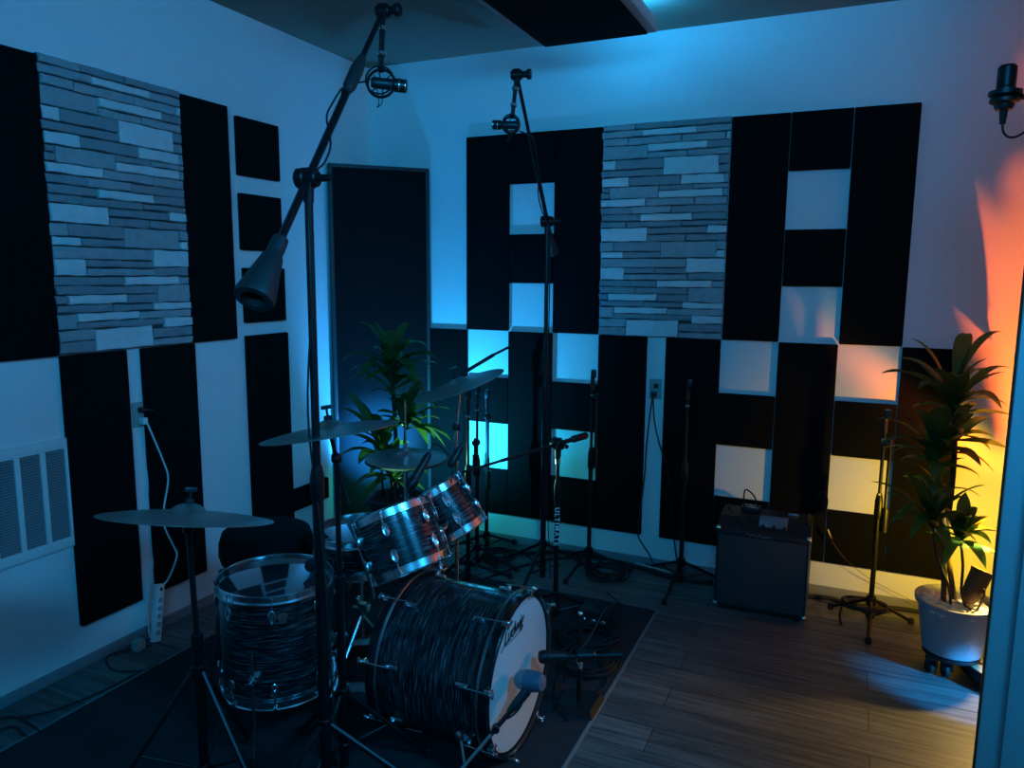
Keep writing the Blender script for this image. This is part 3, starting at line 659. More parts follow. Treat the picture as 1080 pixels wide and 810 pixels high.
# ride (front left), nearly edge on
c1 = pt(200, 530, 2.31); vd = (c1-CP).normalized(); up = V((0, 0, 1)); n1 = (up-vd*up.dot(vd)).normalized(); n1 = (n1-vd*.004+RV*.17).normalized()
cymbal(c1, n1, .254, 'big ride cymbal seen edge on, nearest at left')
cym_stand(c1, n1, (c1.x+.0, c1.y, 0), 'black tripod stand carrying the edge-on ride cymbal, front left', az=math.radians(-128), hub=.50, spread=.36)
# crash over the floor tom
c2 = pt(346, 442, 2.5); vd = (c2-CP).normalized(); n2 = (up-vd*up.dot(vd)).normalized(); n2 = (n2-vd*.10+RV*-.13).normalized()
cymbal(c2, n2, .229, 'crash cymbal right behind the tall boom stand pole')
cym_stand(c2, n2, (c2.x+.03, c2.y-.0, 0), 'black stand of the crash cymbal above the floor tom', az=math.radians(-80), hub=.30, spread=.30, boomfrom=c2+V((.03, 0, -.13)))
# far crash, tilted up to the right
c4 = pt(481, 398, 3.2); vd = (c4-CP).normalized(); n4 = (up-vd*up.dot(vd)).normalized(); n4 = (n4-vd*.17+RV*-.36).normalized()
cymbal(c4, n4, .203, 'crash cymbal tilted steeply above the smaller rack tom')
cym_stand(c4, n4, (c4.x-.01, c4.y+.02, 0), 'chrome stand of the steeply tilted crash cymbal', m_='chrome', az=math.radians(70), boomfrom=c4+V((-.01, .02, -.22)), R=.008)
bt_ = bpy.data.objects['cymbal_stand.002']; q = MB(); q.path([pt(486, 395, 3.24), pt(521, 374, 3.27)], .008); q.path([pt(519, 375, 3.27), pt(541, 364, 3.29)], .0055); q.build('boom_tail', 'black', bt_)
# hi-hat
c3 = pt(428, 481, 3.3); vd = (c3-CP).normalized(); n3 = (up*.985-vd*.02).normalized()
for s, lb in ((0, 'upper hi-hat cymbal on the thin chrome rod'), (1, 'lower hi-hat cymbal just under the upper one')):
    cc = c3-V((0, 0, .028*s)); r = thing('hi_hat_cymbal', cc, lb, 'cymbal', 'hi-hat pair'); R = .178; sg = 1-2*s
    ts = [(.03, .028), (.1, .026), (.2, .012), (.24, .009), (.5, .006), (.8, .0), (1, -.008)]
    MB().lathe(cc, n3*sg, [(t*R, h) for t, h in ts]+[(t*R, h-.0014) for t, h in reversed(ts)], 56, True).build('plate', 'cymbal', r)
hh = thing('hi_hat_stand', (c3.x, c3.y, RZ), 'chrome hi-hat stand with thin pull rod in front of the plant', 'stand', 'drum hardware')
MB().tube(c3+V((0, 0, -.3)), c3+V((0, 0, .25)), .0035).build('pull_rod', 'chrome', hh)
q = MB(); q.tube((c3.x, c3.y, .06), c3+V((0, 0, -.07)), .011); q.disc(c3+V((0, 0, -.06)), (0, 0, 1), .026, .02); q.build('tube', 'chrome', hh)
q = MB(); q.disc(c3+V((0, 0, .04)), (0, 0, 1), .011, .035); q.tube(c3+V((0, 0, .04)), c3+V((.03, 0, .04)), .004); q.build('clutch', 'chrome', hh)
legs_(hh, (c3.x, c3.y, 0), .28, .27, .9, m_='chrome', zf=RZ)
MB().cbox((c3.x-.18, c3.y, RZ+.05), (.27, .085, .008), .003, Matrix.Rotation(math.radians(-15), 3, 'Y')).build('footboard', 'steel', hh)

def boom_stand(label, base, zj, tip, tail, name='boom_stand', grp='boom microphone stands', hub=.5, spread=.45, az=0., rl=.0145, ru=.010, cw=None, drop=None, zf=0., joint=None, lower=.55, word=None, heads=True, flip=1):
    base = V(base); j = V((base.x, base.y, zj)); tip = V(tip); d = (tip-j).normalized(); r = thing(name, (base.x, base.y, zf), label, 'stand', grp)
    MB().tube((base.x, base.y, zf+.02), (base.x, base.y, zj*lower), rl, 14).build('lower_tube', 'black', r)
    MB().tube((base.x, base.y, zj*lower-.02), j-V((0, 0, .02)), ru, 12).build('upper_tube', 'black', r)
    q = MB(); q.lathe((base.x, base.y, zj*lower-.06), (0, 0, 1), [(0, 0), (rl+.003, 0), (rl+.005, .02), (rl+.005, .07), (ru+.003, .11), (0, .11)], 14); q.build('height_clutch', 'black', r)
    sd = d.cross(V((0, 0, 1))).normalized()*flip
    q = MB(); q.disc(j+sd*.02, sd, .030*(1 if heads else .7), .030, 20, .004); q.disc(j-sd*.02, sd, .026*(1 if heads else .7), .026, 20, .004); q.tube(j-sd*.03, j-sd*.075, .011, 10); q.cbox(j, (.034, .034, .06), .006); q.lathe(j-V((0, 0, .07)), (0, 0, 1), [(0, 0), (.015, 0), (.017, .05), (0, .05)], 12)
    q.build('boom_clutch', 'black', r)
    e = j-d*tail
    q = MB(); q.path([e, j, j+(tip-j)*.55], ru*.95); q.path([j+(tip-j)*.5, tip], ru*.75); q.build('boom_arm', 'black', r)
    if cw:
        q = MB(); w0, w1, ll = cw
        q.lathe(e+d*.02, -d, [(0, -.07), (w0*.75, -.07), (w0*.8, -.03), (w0*.74, -.02), (w0, 0), (w1, ll), (w1*.96, ll+.012), (w1*.6, ll+.012), (w1*.55, ll-.02), (0, ll-.02)], 28); q.build('counterweight', 'greyplastic', r)
    if hub: legs_(r, (base.x, base.y, 0), hub, spread, az, r=.010, zf=zf)
    if drop is not None:
        q = MB(); q.cbox(tip, (.035, .03, .05), .008); q.disc(tip, sd, .02, .05, 16); q.tube(tip-sd*.02, tip-sd*.055, .014); q.disc(tip-sd*.055, sd, .022, .02, 16); q.build('tip_clutch', 'black', r)
        q = MB(); q.path([tip, V(drop)], ru*.8); q.build('drop_arm', 'black', r)
        q = MB()
        dd = (V(drop)-tip).normalized()
        q.disc(tip+dd*.06, dd, ru+.004, .015); q.disc(V(drop)-dd*.03, dd, ru+.004, .015); q.build('chrome_collar', 'chrome', r)
    return r
def condenser(c, ax, hang, label, R=.024, k=.75, ringR=.048):
    """small condenser in a round shock mount; ax = capsule direction, hang = top of mount"""
    c = V(c); ax = V(ax).normalized(); r = thing('condenser_microphone', c, label, 'microphone', 'overhead microphones')
    q = MB(); q.lathe(c, ax, [(0, -.045*k), (R*.7, -.045*k), (R*.8, -.03*k), (R*.8, .05*k), (R*.75, .055*k), (R*.75, .06*k)], 20); q.build('body', 'plastic', r)
    q = MB(); q.lathe(c, ax, [(R*.75, .06*k), (R*.95, .065*k), (R*.95, .115*k), (R*.8, .12*k), (0, .12*k)], 20); go = q.build('capsule_head', 'micmesh', r)
    q = MB(); q.ring(c+ax*.085*k, ax, R*.96, .002); q.ring(c+ax*.113*k, ax, R*.9, .002); q.build('chrome_band', 'chrome', go)
    f = DV*1.; q = MB(); q.ring(c, f, ringR, .005, 32, 8); q.ring(c-f*.03, f, ringR, .003, 32, 8); q.build('shock_mount_ring', 'black', r)
    q = MB()
    a = f.orthogonal().normalized(); b = f.cross(a)
    for k in range(6):
        u = a*math.cos(k*PI/3)+b*math.sin(k*PI/3); q.tube(c+u*ringR, c+u*R*.4, .0022, 6)
    q.build('elastic_cords', 'rubber', r)
    q = MB(); h_ = V(hang); q.path([c+(h_-c).normalized()*ringR, h_], .009); q.ball(h_.lerp(c, .3), .014); q.build('mount_stem', 'black', r)
    q = MB(); q.path(spline([c-b*.04+a*.0, c+V((-.01, 0, -ringR-.012)), c+V((-.02, 0, -ringR-.03)), c+V((0, 0, -ringR-.02)), c+V((.005, 0, -ringR+.01))], 5), .0018, 6); q.build('loose_band', 'rubber', r)
    return r
# tall stand in front at left
b1 = (1.564, -2.552); zj1 = 2.03; j1 = V((b1[0], b1[1], zj1)); tip1 = pt(404, 12, 2.62)
boom_stand('tall black boom stand in front with large cone counterweight at left', b1, zj1, tip1, .33, az=math.radians(-100), cw=(.030, .055, .13), drop=pt(402, 66, 2.62), zf=RZ, hub=.30, spread=.42, rl=.0175, ru=.0125, flip=-1)
condenser(pt(402, 88, 2.62), RV*1.+UV_*-.08+DV*.1, pt(402, 66, 2.62), 'condenser microphone in shock mount hanging from the tall front boom')
w = thing('microphone_cable', pt(370, 90, 2.6), 'black cable wound along the tall front boom arm', 'cable', 'microphone cables')
pp = [pt(386, 86, 2.62), pt(376, 88, 2.6), pt(368, 96, 2.58), pt(361, 100, 2.56)]
bt = lambda k: tip1.lerp(j1, k)
pp += [bt(.52)+V((-.02, 0, .01)), bt(.6)+V((-.035, 0, .005)), bt(.7)+V((-.025, 0, .015)), bt(.8)+V((.02, 0, -.01)), bt(.9)+V((.03, 0, -.01)), j1+V((.02, -.02, -.03)), j1+V((.018, -.015, -.3)), j1+V((-.018, -.012, -.7)), j1+V((.02, -.012, -1.1)), j1+V((.02, .018, -1.6)), V((b1[0]+.03, b1[1]+.03, .03))]
MB().path(spline(pp, 6), .0032).build('cable', 'rubber', w)
q = MB(); d_ = (tip1-j1).normalized(); q.lathe(bt(.42), d_, [(0, -.09), (.011, -.09), (.021, -.06), (.022, .03), (.013, .09), (0, .09)], 16); q.build('cable_sleeve', 'greyplastic', w)
# rear boom stand
b2 = (1.502, -.50); zj2 = 2.045; tip2 = pt(545, 79, 3.25)
boom_stand('tall black boom stand at the back wall reaching up and left', b2, zj2, tip2, .20, az=math.radians(30), cw=(.02, .03, .08), drop=pt(541, 118, 3.25), hub=.22, spread=.38, rl=.0155, ru=.0115)
condenser(pt(539, 132, 3.25), -RV+UV_*.05+DV*.1, pt(541, 118, 3.25), 'condenser microphone in shock mount hanging from the rear boom stand', R=.021, ringR=.036, k=.68)
w = thing('microphone_cable', (1.50, -.52, 1.8), 'black cable draped along the rear boom arm and pole', 'cable', 'microphone cables')
j2 = V((b2[0], b2[1], zj2)); bt2 = lambda k: tip2.lerp(j2, k)
pp = [pt(548, 138, 3.25), pt(556, 142, 3.28), bt2(.38)+V((.02, 0, -.01)), bt2(.6)+V((.01, 0, -.02)), bt2(.75)+V((-.015, 0, -.015)), bt2(.9)+V((-.02, 0, 0)), j2+V((.02, -.02, -.06)), j2+V((.022, -.01, -.4)), j2+V((.02, -.015, -1.0)), j2+V((.02, .0, -1.5)), V((b2[0]+.05, b2[1], .02))]
MB().path(spline(pp, 6), .0032).build('cable', 'rubber', w)

# straight / short stands at the back
def straight_stand(label, base, h, az=0., hub=.12, spread=.25, folded=None, clip=True, word=None, grp='straight microphone stands', zf=0., lower=.62, kind='tripod'):
    base = V((base[0], base[1], 0)); r = thing('microphone_stand', base+V((0, 0, zf)), label, 'stand', grp)
    MB().tube(base+V((0, 0, .02+zf)), base+V((0, 0, h*lower)), .0125).build('lower_tube', 'black', r)
    MB().tube(base+V((0, 0, h*lower-.02)), base+V((0, 0, h)), .0085).build('upper_tube', 'black', r)
    q = MB(); q.lathe(base+V((0, 0, h*lower-.07)), (0, 0, 1), [(0, 0), (.015, 0), (.019, .02), (.019, .09), (.012, .13), (0, .13)], 14); q.build('height_clutch', 'black', r)
    MB().disc(base+V((0, 0, h-.055)), (0, 0, 1), .012, .014).build('chrome_collar', 'chrome', r)
    if clip:
        q = MB(); c = base+V((0, 0, h)); q.tube(c-V((0, 0, .02)), c+V((0, 0, .04)), .013); q.ball(c+V((0, 0, .05)), .014); q.cbox(c+V((.01, -.015, .075)), (.03, .03, .05), .01); q.build('clip', 'plastic', r)
    if folded:
        o, z0, z1 = folded; o = V(o); q = MB(); q.tube(base+o+V((0, 0, z0)), base+o+V((0, 0, z1)), .0085); q.disc(base+o*.5+V((0, 0, z1-.03)), o, .02, .04); q.build('boom_arm', 'black', r)
        q = MB(); q.tube(base+o+V((0, 0, z0-.02)), base+o+V((0, 0, z0+.10)), .017); q.build('counterweight', 'black', r)
    legs_(r, base, hub, spread, az, zf=zf)
    if word:
        for k, chh in enumerate(word):
            pass
    return r
straight_stand('black stand with folded boom standing before the panel left of the back outlet', (1.695, -.24), 1.12, folded=((.03, -.01, 0), .66, 1.08), az=.3)
s5 = straight_stand('thin black straight stand just left of the guitar amplifier', (2.245, -.235), 1.10, az=math.radians(-95), hub=.14, spread=.29)
s527 = straight_stand('black stand beneath the tilted crash cymbal, farthest at the back wall', (1.02, -.26), .96, folded=((.018, -.02, 0), .45, .92), az=1.2)
straight_stand('black stand with grip tube behind the smaller rack tom', (1.06, -.47), 1.02, folded=((.0, -.028, 0), .60, .80), az=.1)
straight_stand('black stand nearest behind the smaller rack tom, in front of two others', (1.13, -.72), 1.03, az=.7, clip=True)
# short boom stand with the lettered shaft
b3 = (1.758, -.958); zj3 = .93
r3 = boom_stand('short black boom stand with white lettering down its shaft', b3, zj3, pt(475, 502, 3.42), .0, hub=.14, spread=.28, az=math.radians(-80), zf=RZ, lower=.75, rl=.0125, ru=.009, heads=True)
j3 = V((b3[0], b3[1], zj3)); d3 = (pt(475, 502, 3.42)-j3).normalized()
q = MB(); q.path([j3, j3-d3*.08], .012); q.lathe(j3-d3*.08, -d3, [(0, 0), (.012, 0), (.018, .01), (.018, .09), (.012, .1), (0, .1)], 14); q.build('boom_handle', 'black', r3)
q = MB(); q.disc((b3[0], b3[1], zj3-.09), (0, 0, 1), .013, .03); q.build('chrome_collar', 'chrome', r3)
vdir = (V((CP.x, CP.y, 0))-V((b3[0], b3[1], 0))).normalized(); sx = V((0, 0, -1)); sy = vdir.cross(sx)
X = Matrix((sx, sy, vdir)).transposed().to_4x4()
X.translation = V((0, 0, .50))+vdir*.0132
text('ULTIMATE', .034, X, 'whiteink', r3, 'shaft_lettering', off=.0006, spacing=1.35)
# right stand with the coiled cable
b6 = (3.225, -.31)
r6 = straight_stand('black stand with coiled cable at its foot, left of the right plant', b6, 1.02, az=math.radians(-92), hub=.13, spread=.22, folded=((.03, -.005, 0), .52, .98), clip=True)
q = MB()
for k in range(5): q.ring((b6[0]-.03, b6[1]+.0, .10+.006*(k % 3)), (.05*k-.1, .12, 1), .105+.004*(k % 2), .0045, 36, 6)
q.path(spline([(b6[0]-.13, b6[1]-.02, .1), (b6[0]-.14, b6[1]-.06, .05), (b6[0]-.13, b6[1]-.09, .012)], 5), [.006]*10+[.009], 8)
solo(q, 'cable_coil', 'rubber', 'black cable coil hung at the foot of the stand near the right plant', 'cable', 'coiled cables')
# letters glinting down the shafts of two other stands are plain pale marks
def shaft_marks(root, base, z0, z1, n, r=.0128):
    q = MB(); vd = (V((CP.x, CP.y, 0))-V((base[0], base[1], 0))).normalized(); X = Matrix((V((0, 0, 1)).cross(vd), V((0, 0, 1)), vd)).transposed()
    for k in range(n): q.cbox(V((base[0], base[1], z0+(z1-z0)*k/(n-1)))+vd*r, (.010, (z1-z0)/n*.55, .001), 0, X)
    q.build('shaft_marking', 'whiteink', root, smooth=False)
shaft_marks(r6, b6, .60, .69, 6)

# ------------------------------------------------------------------ drum microphones
def stick_mic(label, a, b, r=.016, tail=None, name='drum_microphone', m_='plastic', grp='close drum microphones'):
    """a = grille end, b = cable end"""
    a, b = V(a), V(b); d = (b-a).normalized(); L = (b-a).length; o = thing(name, a, label, 'microphone', grp)
    MB().lathe(a, d, [(r*1.12, L*.28), (r, L*.32), (r*.85, L*.9), (r*.6, L), (0, L)], 18).build('body', m_, o)
    MB().lathe(a, d, [(0, 0), (r*.9, .004), (r*1.2, .016), (r*1.2, L*.26), (r*1.12, L*.28)], 18).build('grille', 'micmesh', o)
    if tail: MB().path(spline([b]+[V(p) for p in tail], 6), .003).build('cable', 'rubber', o)
    return o
stick_mic('black angled microphone pointing at the larger rack tom', pt(431, 516, 3.0), pt(453, 478, 3.05), .018, [pt(458, 468, 3.06), pt(468, 474, 3.1), pt(478, 490, 3.15), pt(474, 520, 3.15)])
stick_mic('black angled microphone pointing at the smaller rack tom', pt(474, 493, 3.2), pt(487, 470, 3.2), .017, [pt(489, 462, 3.22), pt(489, 440, 3.25), pt(486, 422, 3.3)])
stick_mic('black microphone poking over the far rim of floor tom', pt(325, 598, 2.86), pt(341, 590, 2.8), .021, [pt(350, 590, 2.8), pt(352, 610, 2.8), pt(348, 660, 2.8)])
q = thing('microphone_clip', pt(236, 610, 2.9), 'black clip and hanging cable at the left rim of floor tom', 'clip')
MB().cbox(pt(236, 607, 2.88), (.03, .03, .05), .008).build('clamp', 'plastic', q)
MB().path(spline([pt(236, 612, 2.9), pt(234, 640, 2.92), pt(232, 670, 2.94), pt(230, 700, 2.98)], 6), [.012]*8+[.018]*8+[.02]*3).build('cable_bundle', 'rubber', q)
# kick microphone: blue grey, on a low boom from lower left
kc = pt(556, 718, 2.62)
km = thing('kick_microphone', kc, 'blue grey fat microphone in front of the bass drum head', 'microphone')
a_ = pt(545, 716, 2.66); b_ = pt(572, 720, 2.60); d_ = (b_-a_).normalized(); L = (b_-a_).length
MB().lathe(a_, d_, [(0, -.004), (.02, 0), (.033, .016), (.037, .04), (.036, L*.42)], 24).build('grille', 'bluegrille', km)
MB().lathe(a_, d_, [(.038, L*.42), (.038, L*.55), (.035, L*.8), (.027, L), (0, L+.004)], 24).build('body', 'bluemic', km)
q = MB(); q.path([pt(556, 728, 2.6), pt(545, 742, 2.58), pt(536, 752, 2.57)], [.018, .017, .010]); q.build('swivel', 'plastic', km)
q = MB(); q.path(spline([pt(552, 733, 2.59), pt(549, 745, 2.57), pt(540, 755, 2.56), pt(528, 762, 2.55), pt(512, 780, 2.52)], 6), .0035); q.build('cable', 'rubber', km)
bl = thing('low_boom_stand', (1.9, -2.75, RZ), 'low boom arm holding the blue grey kick microphone', 'stand')
e_ = pt(493, 804, 2.44); tp = pt(546, 741, 2.58); dd = (e_-tp).normalized()
q = MB(); q.path([tp, tp.lerp(e_, .55)], .0085); q.build('boom_tip', 'black', bl); q = MB(); q.path([tp.lerp(e_, .5), e_+dd*.3], .0065); q.build('boom_arm', 'steel', bl)
q = MB(); q.disc(tp.lerp(e_, .45), DV, .013, .03); q.build('boom_clutch', 'black', bl)
ce = e_+dd*.24; q = MB(); q.tube((ce.x, ce.y, RZ+.01), (ce.x, ce.y, ce.z+.015), .01); q.build('post', 'black', bl)
MB().disc((ce.x, ce.y, RZ+.012), (0, 0, 1), .10, .022).build('base', 'black', bl)
# desk stand with square base
ds = thing('low_microphone_stand', (2.125, -1.64, RZ), 'low black stand with heavy square base by bass drum', 'stand')
bx = V((2.125, -1.64, 0)); q = MB(); q.add([bx+V((x*.085, y*.085, RZ)) for x, y in ((-1, -1), (1, -1), (1, 1), (-1, 1))]+[bx+V((x*.07, y*.07, RZ+.03)) for x, y in ((-1, -1), (1, -1), (1, 1), (-1, 1))], [(3, 2, 1, 0), (4, 5, 6, 7)]+[(i, (i+1) % 4, 4+(i+1) % 4, 4+i) for i in range(4)]); q.build('base', 'black', ds, smooth=False)
MB().tube(bx+V((0, 0, RZ+.03)), bx+V((0, 0, .40)), .0105).build('post', 'black', ds)
q = MB(); q.disc(bx+V((0, 0, .185)), (0, 0, 1), .012, .03); q.ball(bx+V((0, 0, .405)), .011); q.build('chrome_collar', 'chrome', ds)
k2a, k2b = pt(570, 693, 2.83), pt(657, 690, 2.83)
q = MB(); q.path([k2a.lerp(k2b, .3), k2b], .008); q.path([k2a.lerp(k2b, .78), k2b], .011); q.disc(k2a.lerp(k2b, .55), k2b-k2a, .022, .07); q.build('boom_arm', 'black', ds)
stick_mic('black microphone aimed at right edge of the bass drum head', pt(567, 693, 2.83), pt(600, 692, 2.84), .021, [pt(608, 690, 2.84), pt(622, 672, 2.9), pt(634, 650, 3.0), pt(640, 640, 3.1)])

# large microphone top right, arm comes in from beyond the post
mc = pt(1061, 92, 2.0)
vm = thing('vocal_microphone', mc, 'large black studio microphone hanging at upper right before the orange wall', 'microphone')
MB().lathe(mc, (0, 0, 1), [(0, .056), (.018, .056), (.023, .05), (.023, .002), (.021, 0)], 24).build('grille', 'micmesh', vm)
MB().lathe(mc, (0, 0, 1), [(.021, 0), (.024, -.002), (.024, -.05), (.020, -.058), (.0, -.058)], 24).build('body', 'plastic', vm)
q = MB(); q.lathe(mc, (0, 0, 1), [(.025, -.008), (.04, -.010), (.04, -.020), (.03, -.024), (.036, -.03), (.036, -.038), (.026, -.044), (.025, -.044)], 20, True); q.build('shock_mount', 'plastic', vm)
q = MB(); q.path([mc+V((0, 0, -.055)), mc+V((0, 0, -.095))], [.011, .007]); q.path(spline([mc+V((0, 0, -.09)), mc+V((.004, 0, -.115)), mc+V((.02, 0, -.13)), mc+V((.05, .01, -.12)), mc+V((.12, .02, -.06)), mc+V((.35, .05, -.02))], 6), .003); q.build('cable', 'rubber', vm)
vs_ = boom_stand('boom stand beyond the door post holding the studio microphone', (3.95, -1.55), 2.2, mc+V((.036, .004, -.026)), .15, az=.3, hub=.5, spread=.35)

# ------------------------------------------------------------------ guitar amplifier
ax0, ax1, ay0, ay1, azt = 2.47, 2.925, -.462, -.19, .502
am = thing('guitar_amplifier', ((ax0+ax1)/2, (ay0+ay1)/2, 0), 'black guitar amplifier with grey grille cloth by the back wall', 'amplifier')
q = MB(); zb = .028
prof = [(ay0, zb), (ay1, zb), (ay1, azt), (ay1-.19, azt), (ay0, azt-.055)]   # sloped control panel toward the front
vs = [V((x, y, z)) for x in (ax0, ax1) for (y, z) in prof]
q.add(vs, [(4, 3, 2, 1, 0), (5, 6, 7, 8, 9)]+[(i, (i+1) % 5, 5+(i+1) % 5, 5+i) for i in range(5)])
cab = q.build('cabinet', 'tolex', am, smooth=False)
q = MB(); q.box((ax0+.012, ay0-.006, zb+.02), (ax1-.012, ay0+.004, azt-.075), .004); q.build('grille_cloth', 'ampcloth', am)
q = MB(); q.box((ax0+.003, ay0-.010, azt-.078), (ax1-.003, ay0+.003, azt-.05), .003); q.build('front_rail', 'tolex', am)
# illegible metal script badge on the rail
q = MB(); q.path(spline([(ax0+.14, ay0-.0115, azt-.066), (ax0+.155, ay0-.0115, azt-.056), (ax0+.17, ay0-.0115, azt-.067), (ax0+.185, ay0-.0115, azt-.06), (ax0+.20, ay0-.0115, azt-.067), (ax0+.215, ay0-.0115, azt-.06), (ax0+.23, ay0-.0115, azt-.067), (ax0+.25, ay0-.0115, azt-.064), (ax0+.27, ay0-.0115, azt-.066)], 5), .0018, 6); q.build('badge', 'steel', am)
q = MB(); n_ = V((0, -.055, .262)).normalized(); sl = (ay1-.19-ay0); 
for k in range(7):
    c = V((ax0+.07+k*.052, ay0+.04, azt-.055+.055*.04/sl)); q.disc(c+V((0, -.35, .9)).normalized()*.008, (0, -.5, .86), .009, .016, 14)
kn = q.build('control_knobs', 'plastic', am)
q = MB()
for x in (ax0, ax1):
    for z in (zb, azt-.06):
        q.ball((x+(.006 if x == ax0 else -.006), ay0+.006, z+.008), .016, (1, 1, 1), 10, 6)
q.build('corner_caps', 'chrome', am)
MB().box((ax1-.004, ay0-.002, zb+.02), (ax1+.003, ay0+.006, azt-.075), .002).build('edge_strip', 'steel', am)
q = MB(); q.path(spline([(ax1-.02, ay0+.07, azt+.002), (ax1-.02, ay0+.09, azt+.022), (ax1-.02, ay1-.08, azt+.022), (ax1-.02, ay1-.05, azt+.002)], 5), .007); q.build('handle', 'rubber', am)
q = MB()
for x in (ax0+.04, ax1-.04):
    for y in (ay0+.04, ay1-.04): q.lathe((x, y, 0), (0, 0, 1), [(0, 0), (.014, 0), (.018, .028), (0, .028)], 12)
q.build('rubber_feet', 'rubber', am)
# things on top
sl_ang = math.atan2(.055, sl)
tb_ = thing('tablet', (2.74, -.335, azt-.01), 'small grey-blue slab lying on the amplifier top', 'tablet')
X = Matrix.Rotation(sl_ang, 3, 'X'); q = MB(); q.cbox((2.742, ay0+.065, azt-.055+.055*.065/sl+.007), (.14, .075, .009), .003, X); q.build('case', 'screen', tb_)
pdl = thing('effects_pedal', (2.62, -.25, azt), 'small black pedal on the amplifier top beneath a looped cable', 'pedal')
MB().box((2.565, -.30, azt+.0005), (2.665, -.225, azt+.03), .006).build('housing', 'plastic', pdl)
q = MB(); q.disc((2.61, -.275, azt+.034), (0, 0, 1), .008, .012, 12); q.box((2.60, -.296, azt+.0295), (2.655, -.288, azt+.032), .001); q.build('knob', 'steel', pdl)
q = MB(); q.path(spline([(2.585, -.30, azt+.012), (2.575, -.28, azt+.05), (2.575, -.26, azt+.105), (2.59, -.255, azt+.112), (2.625, -.26, azt+.085), (2.645, -.27, azt+.04), (2.66, -.30, azt+.008), (2.60, -.33, azt-.005), (2.53, -.33, azt-.002), (2.50, -.27, azt+.006), (2.49, -.2, azt+.008)], 7), .004)
solo(q, 'patch_cable', 'rubber', 'thin black cable looping up above the amplifier top', 'cable')
solo(MB().box((2.80, -.262, azt+.0005), (2.855, -.235, azt+.014), .003), 'small_receiver', 'steel', 'tiny metallic gadget at the back of the amplifier top', 'gadget')

# ------------------------------------------------------------------ plants
def leaf(mb, base, az, el, L, W, droop, R, fold=.25, twist=0.):
    """strap leaf that arches: starts at elevation el and droops"""
    n = 9; p = V(base); a = el; rows = []
    h = V((math.cos(az), math.sin(az), 0)); side0 = V((-h.y, h.x, 0))
    for i in range(n+1):
        t = i/n; d = h*math.cos(a)+V((0, 0, math.sin(a))); up_ = side0.cross(d)*-1 if False else d.cross(side0)*-1
        w = W*(.28+.72*math.sin(min(1, t*2.2)*PI/2))*(1-max(0, (t-.45)/.55)**2.2)+.0008
        sd = (side0*math.cos(twist*t)+up_*math.sin(twist*t))
        f = up_*(fold*w*.5)
        rows.append((p+sd*w*.5+f, p.copy(), p-sd*w*.5+f))
        p = p+d*(L/n); a -= droop*(1.2*t+.25)/n*1.25
    vs = [v for r_ in rows for v in r_]; fs = []
    for i in range(n):
        for k in range(2): fs.append((i*3+k, i*3+k+1, (i+1)*3+k+1, (i+1)*3+k))
    mb.add(vs, fs)
def crown(mb, c, n, L, W, R, el=(15, 75), droop=(.9, 1.9), az0=0., azr=2*PI, hgt=.10):
    for k in range(n):
        t = k/max(1, n-1)
        e = math.radians(el[0]+(el[1]-el[0])*t+R.uniform(-8, 8)); a = az0+(k*2.399963) % azr+R.uniform(-.2, .2)
        leaf(mb, V(c)+V((0, 0, hgt*t)), a, e, L*R.uniform(.75, 1.1)*(1-.25*t), W*R.uniform(.8, 1.15), R.uniform(*droop)*(1-.35*t), R, twist=R.uniform(-.5, .5))
def aimed(mb, c, tx, ty, depth, W, R, rise=.12):
    W *= 1.45
    """leaf from c whose tip falls at a chosen spot"""
    c = V(c); tip = pt(tx, ty, depth); n = 10; mid = (c+tip)/2+V((0, 0, rise)); rows = []
    P = [(c*(1-t)**2+mid*2*t*(1-t)+tip*t*t) for t in [i/n for i in range(n+1)]]
    for i in range(n+1):
        t = i/n; d = (P[min(i+1, n)]-P[max(i-1, 0)]).normalized(); sd = d.cross(V((0, 0, 1))); sd = sd.normalized() if sd.length > .05 else RV.copy()
        tl = R.uniform(-.15, .15); u_ = sd.cross(d); w = W*(.3+.7*math.sin(min(1, t*2)*PI/2))*(1-max(0, (t-.5)/.5)**2)+.0008
        rows.append((P[i]+sd*w*.5+u_*w*.15, P[i], P[i]-sd*w*.5+u_*w*.15))
    vs = [v for r_ in rows for v in r_]
    mb.add(vs, [(i*3+k, i*3+k+1, (i+1)*3+k+1, (i+1)*3+k) for i in range(n) for k in range(2)])
R = random.Random(11)
# right plant
pc = V((3.545, -.665, 0))
pr = thing('potted_plant', (pc.x, pc.y, .1), 'tall corn plant in grey pot with cream pebbles, amber lit', 'plant', 'potted corn plants')
pt_ = MB().lathe((pc.x, pc.y, 0), (0, 0, 1), [(0, .103), (.105, .103), (.118, .112), (.148, .318), (.160, .322), (.163, .345), (.155, .347), (.150, .325), (.142, .30), (0, .30)], 44).build('pot', 'potgrey', pr)
MB().lathe((pc.x, pc.y, .302), (0, 0, 1), [(0, .006), (.143, .0)], 30).build('soil', 'soil', pr)
q = MB(); Rp = random.Random(3)
for k in range(150):
    a = Rp.uniform(0, 2*PI); d = .138*math.sqrt(Rp.random()); s = Rp.uniform(.013, .021)
    q.ball((pc.x+d*math.cos(a), pc.y+d*math.sin(a), .312+Rp.uniform(-.004, .01)), s, (1, Rp.uniform(.7, 1), Rp.uniform(.6, .8)), 7, 5)
pb = q.build('pebbles', 'pebble', pr); pb['kind'] = 'stuff'
heads = [((pc.x-.045, pc.y+.01), pt(1006, 428, 3.42)), ((pc.x+.005, pc.y+.03), pt(986, 490, 3.40)), ((pc.x+.045, pc.y-.02), pt(1012, 575, 3.30)), ((pc.x-.02, pc.y-.04), pt(983, 556, 3.28))]
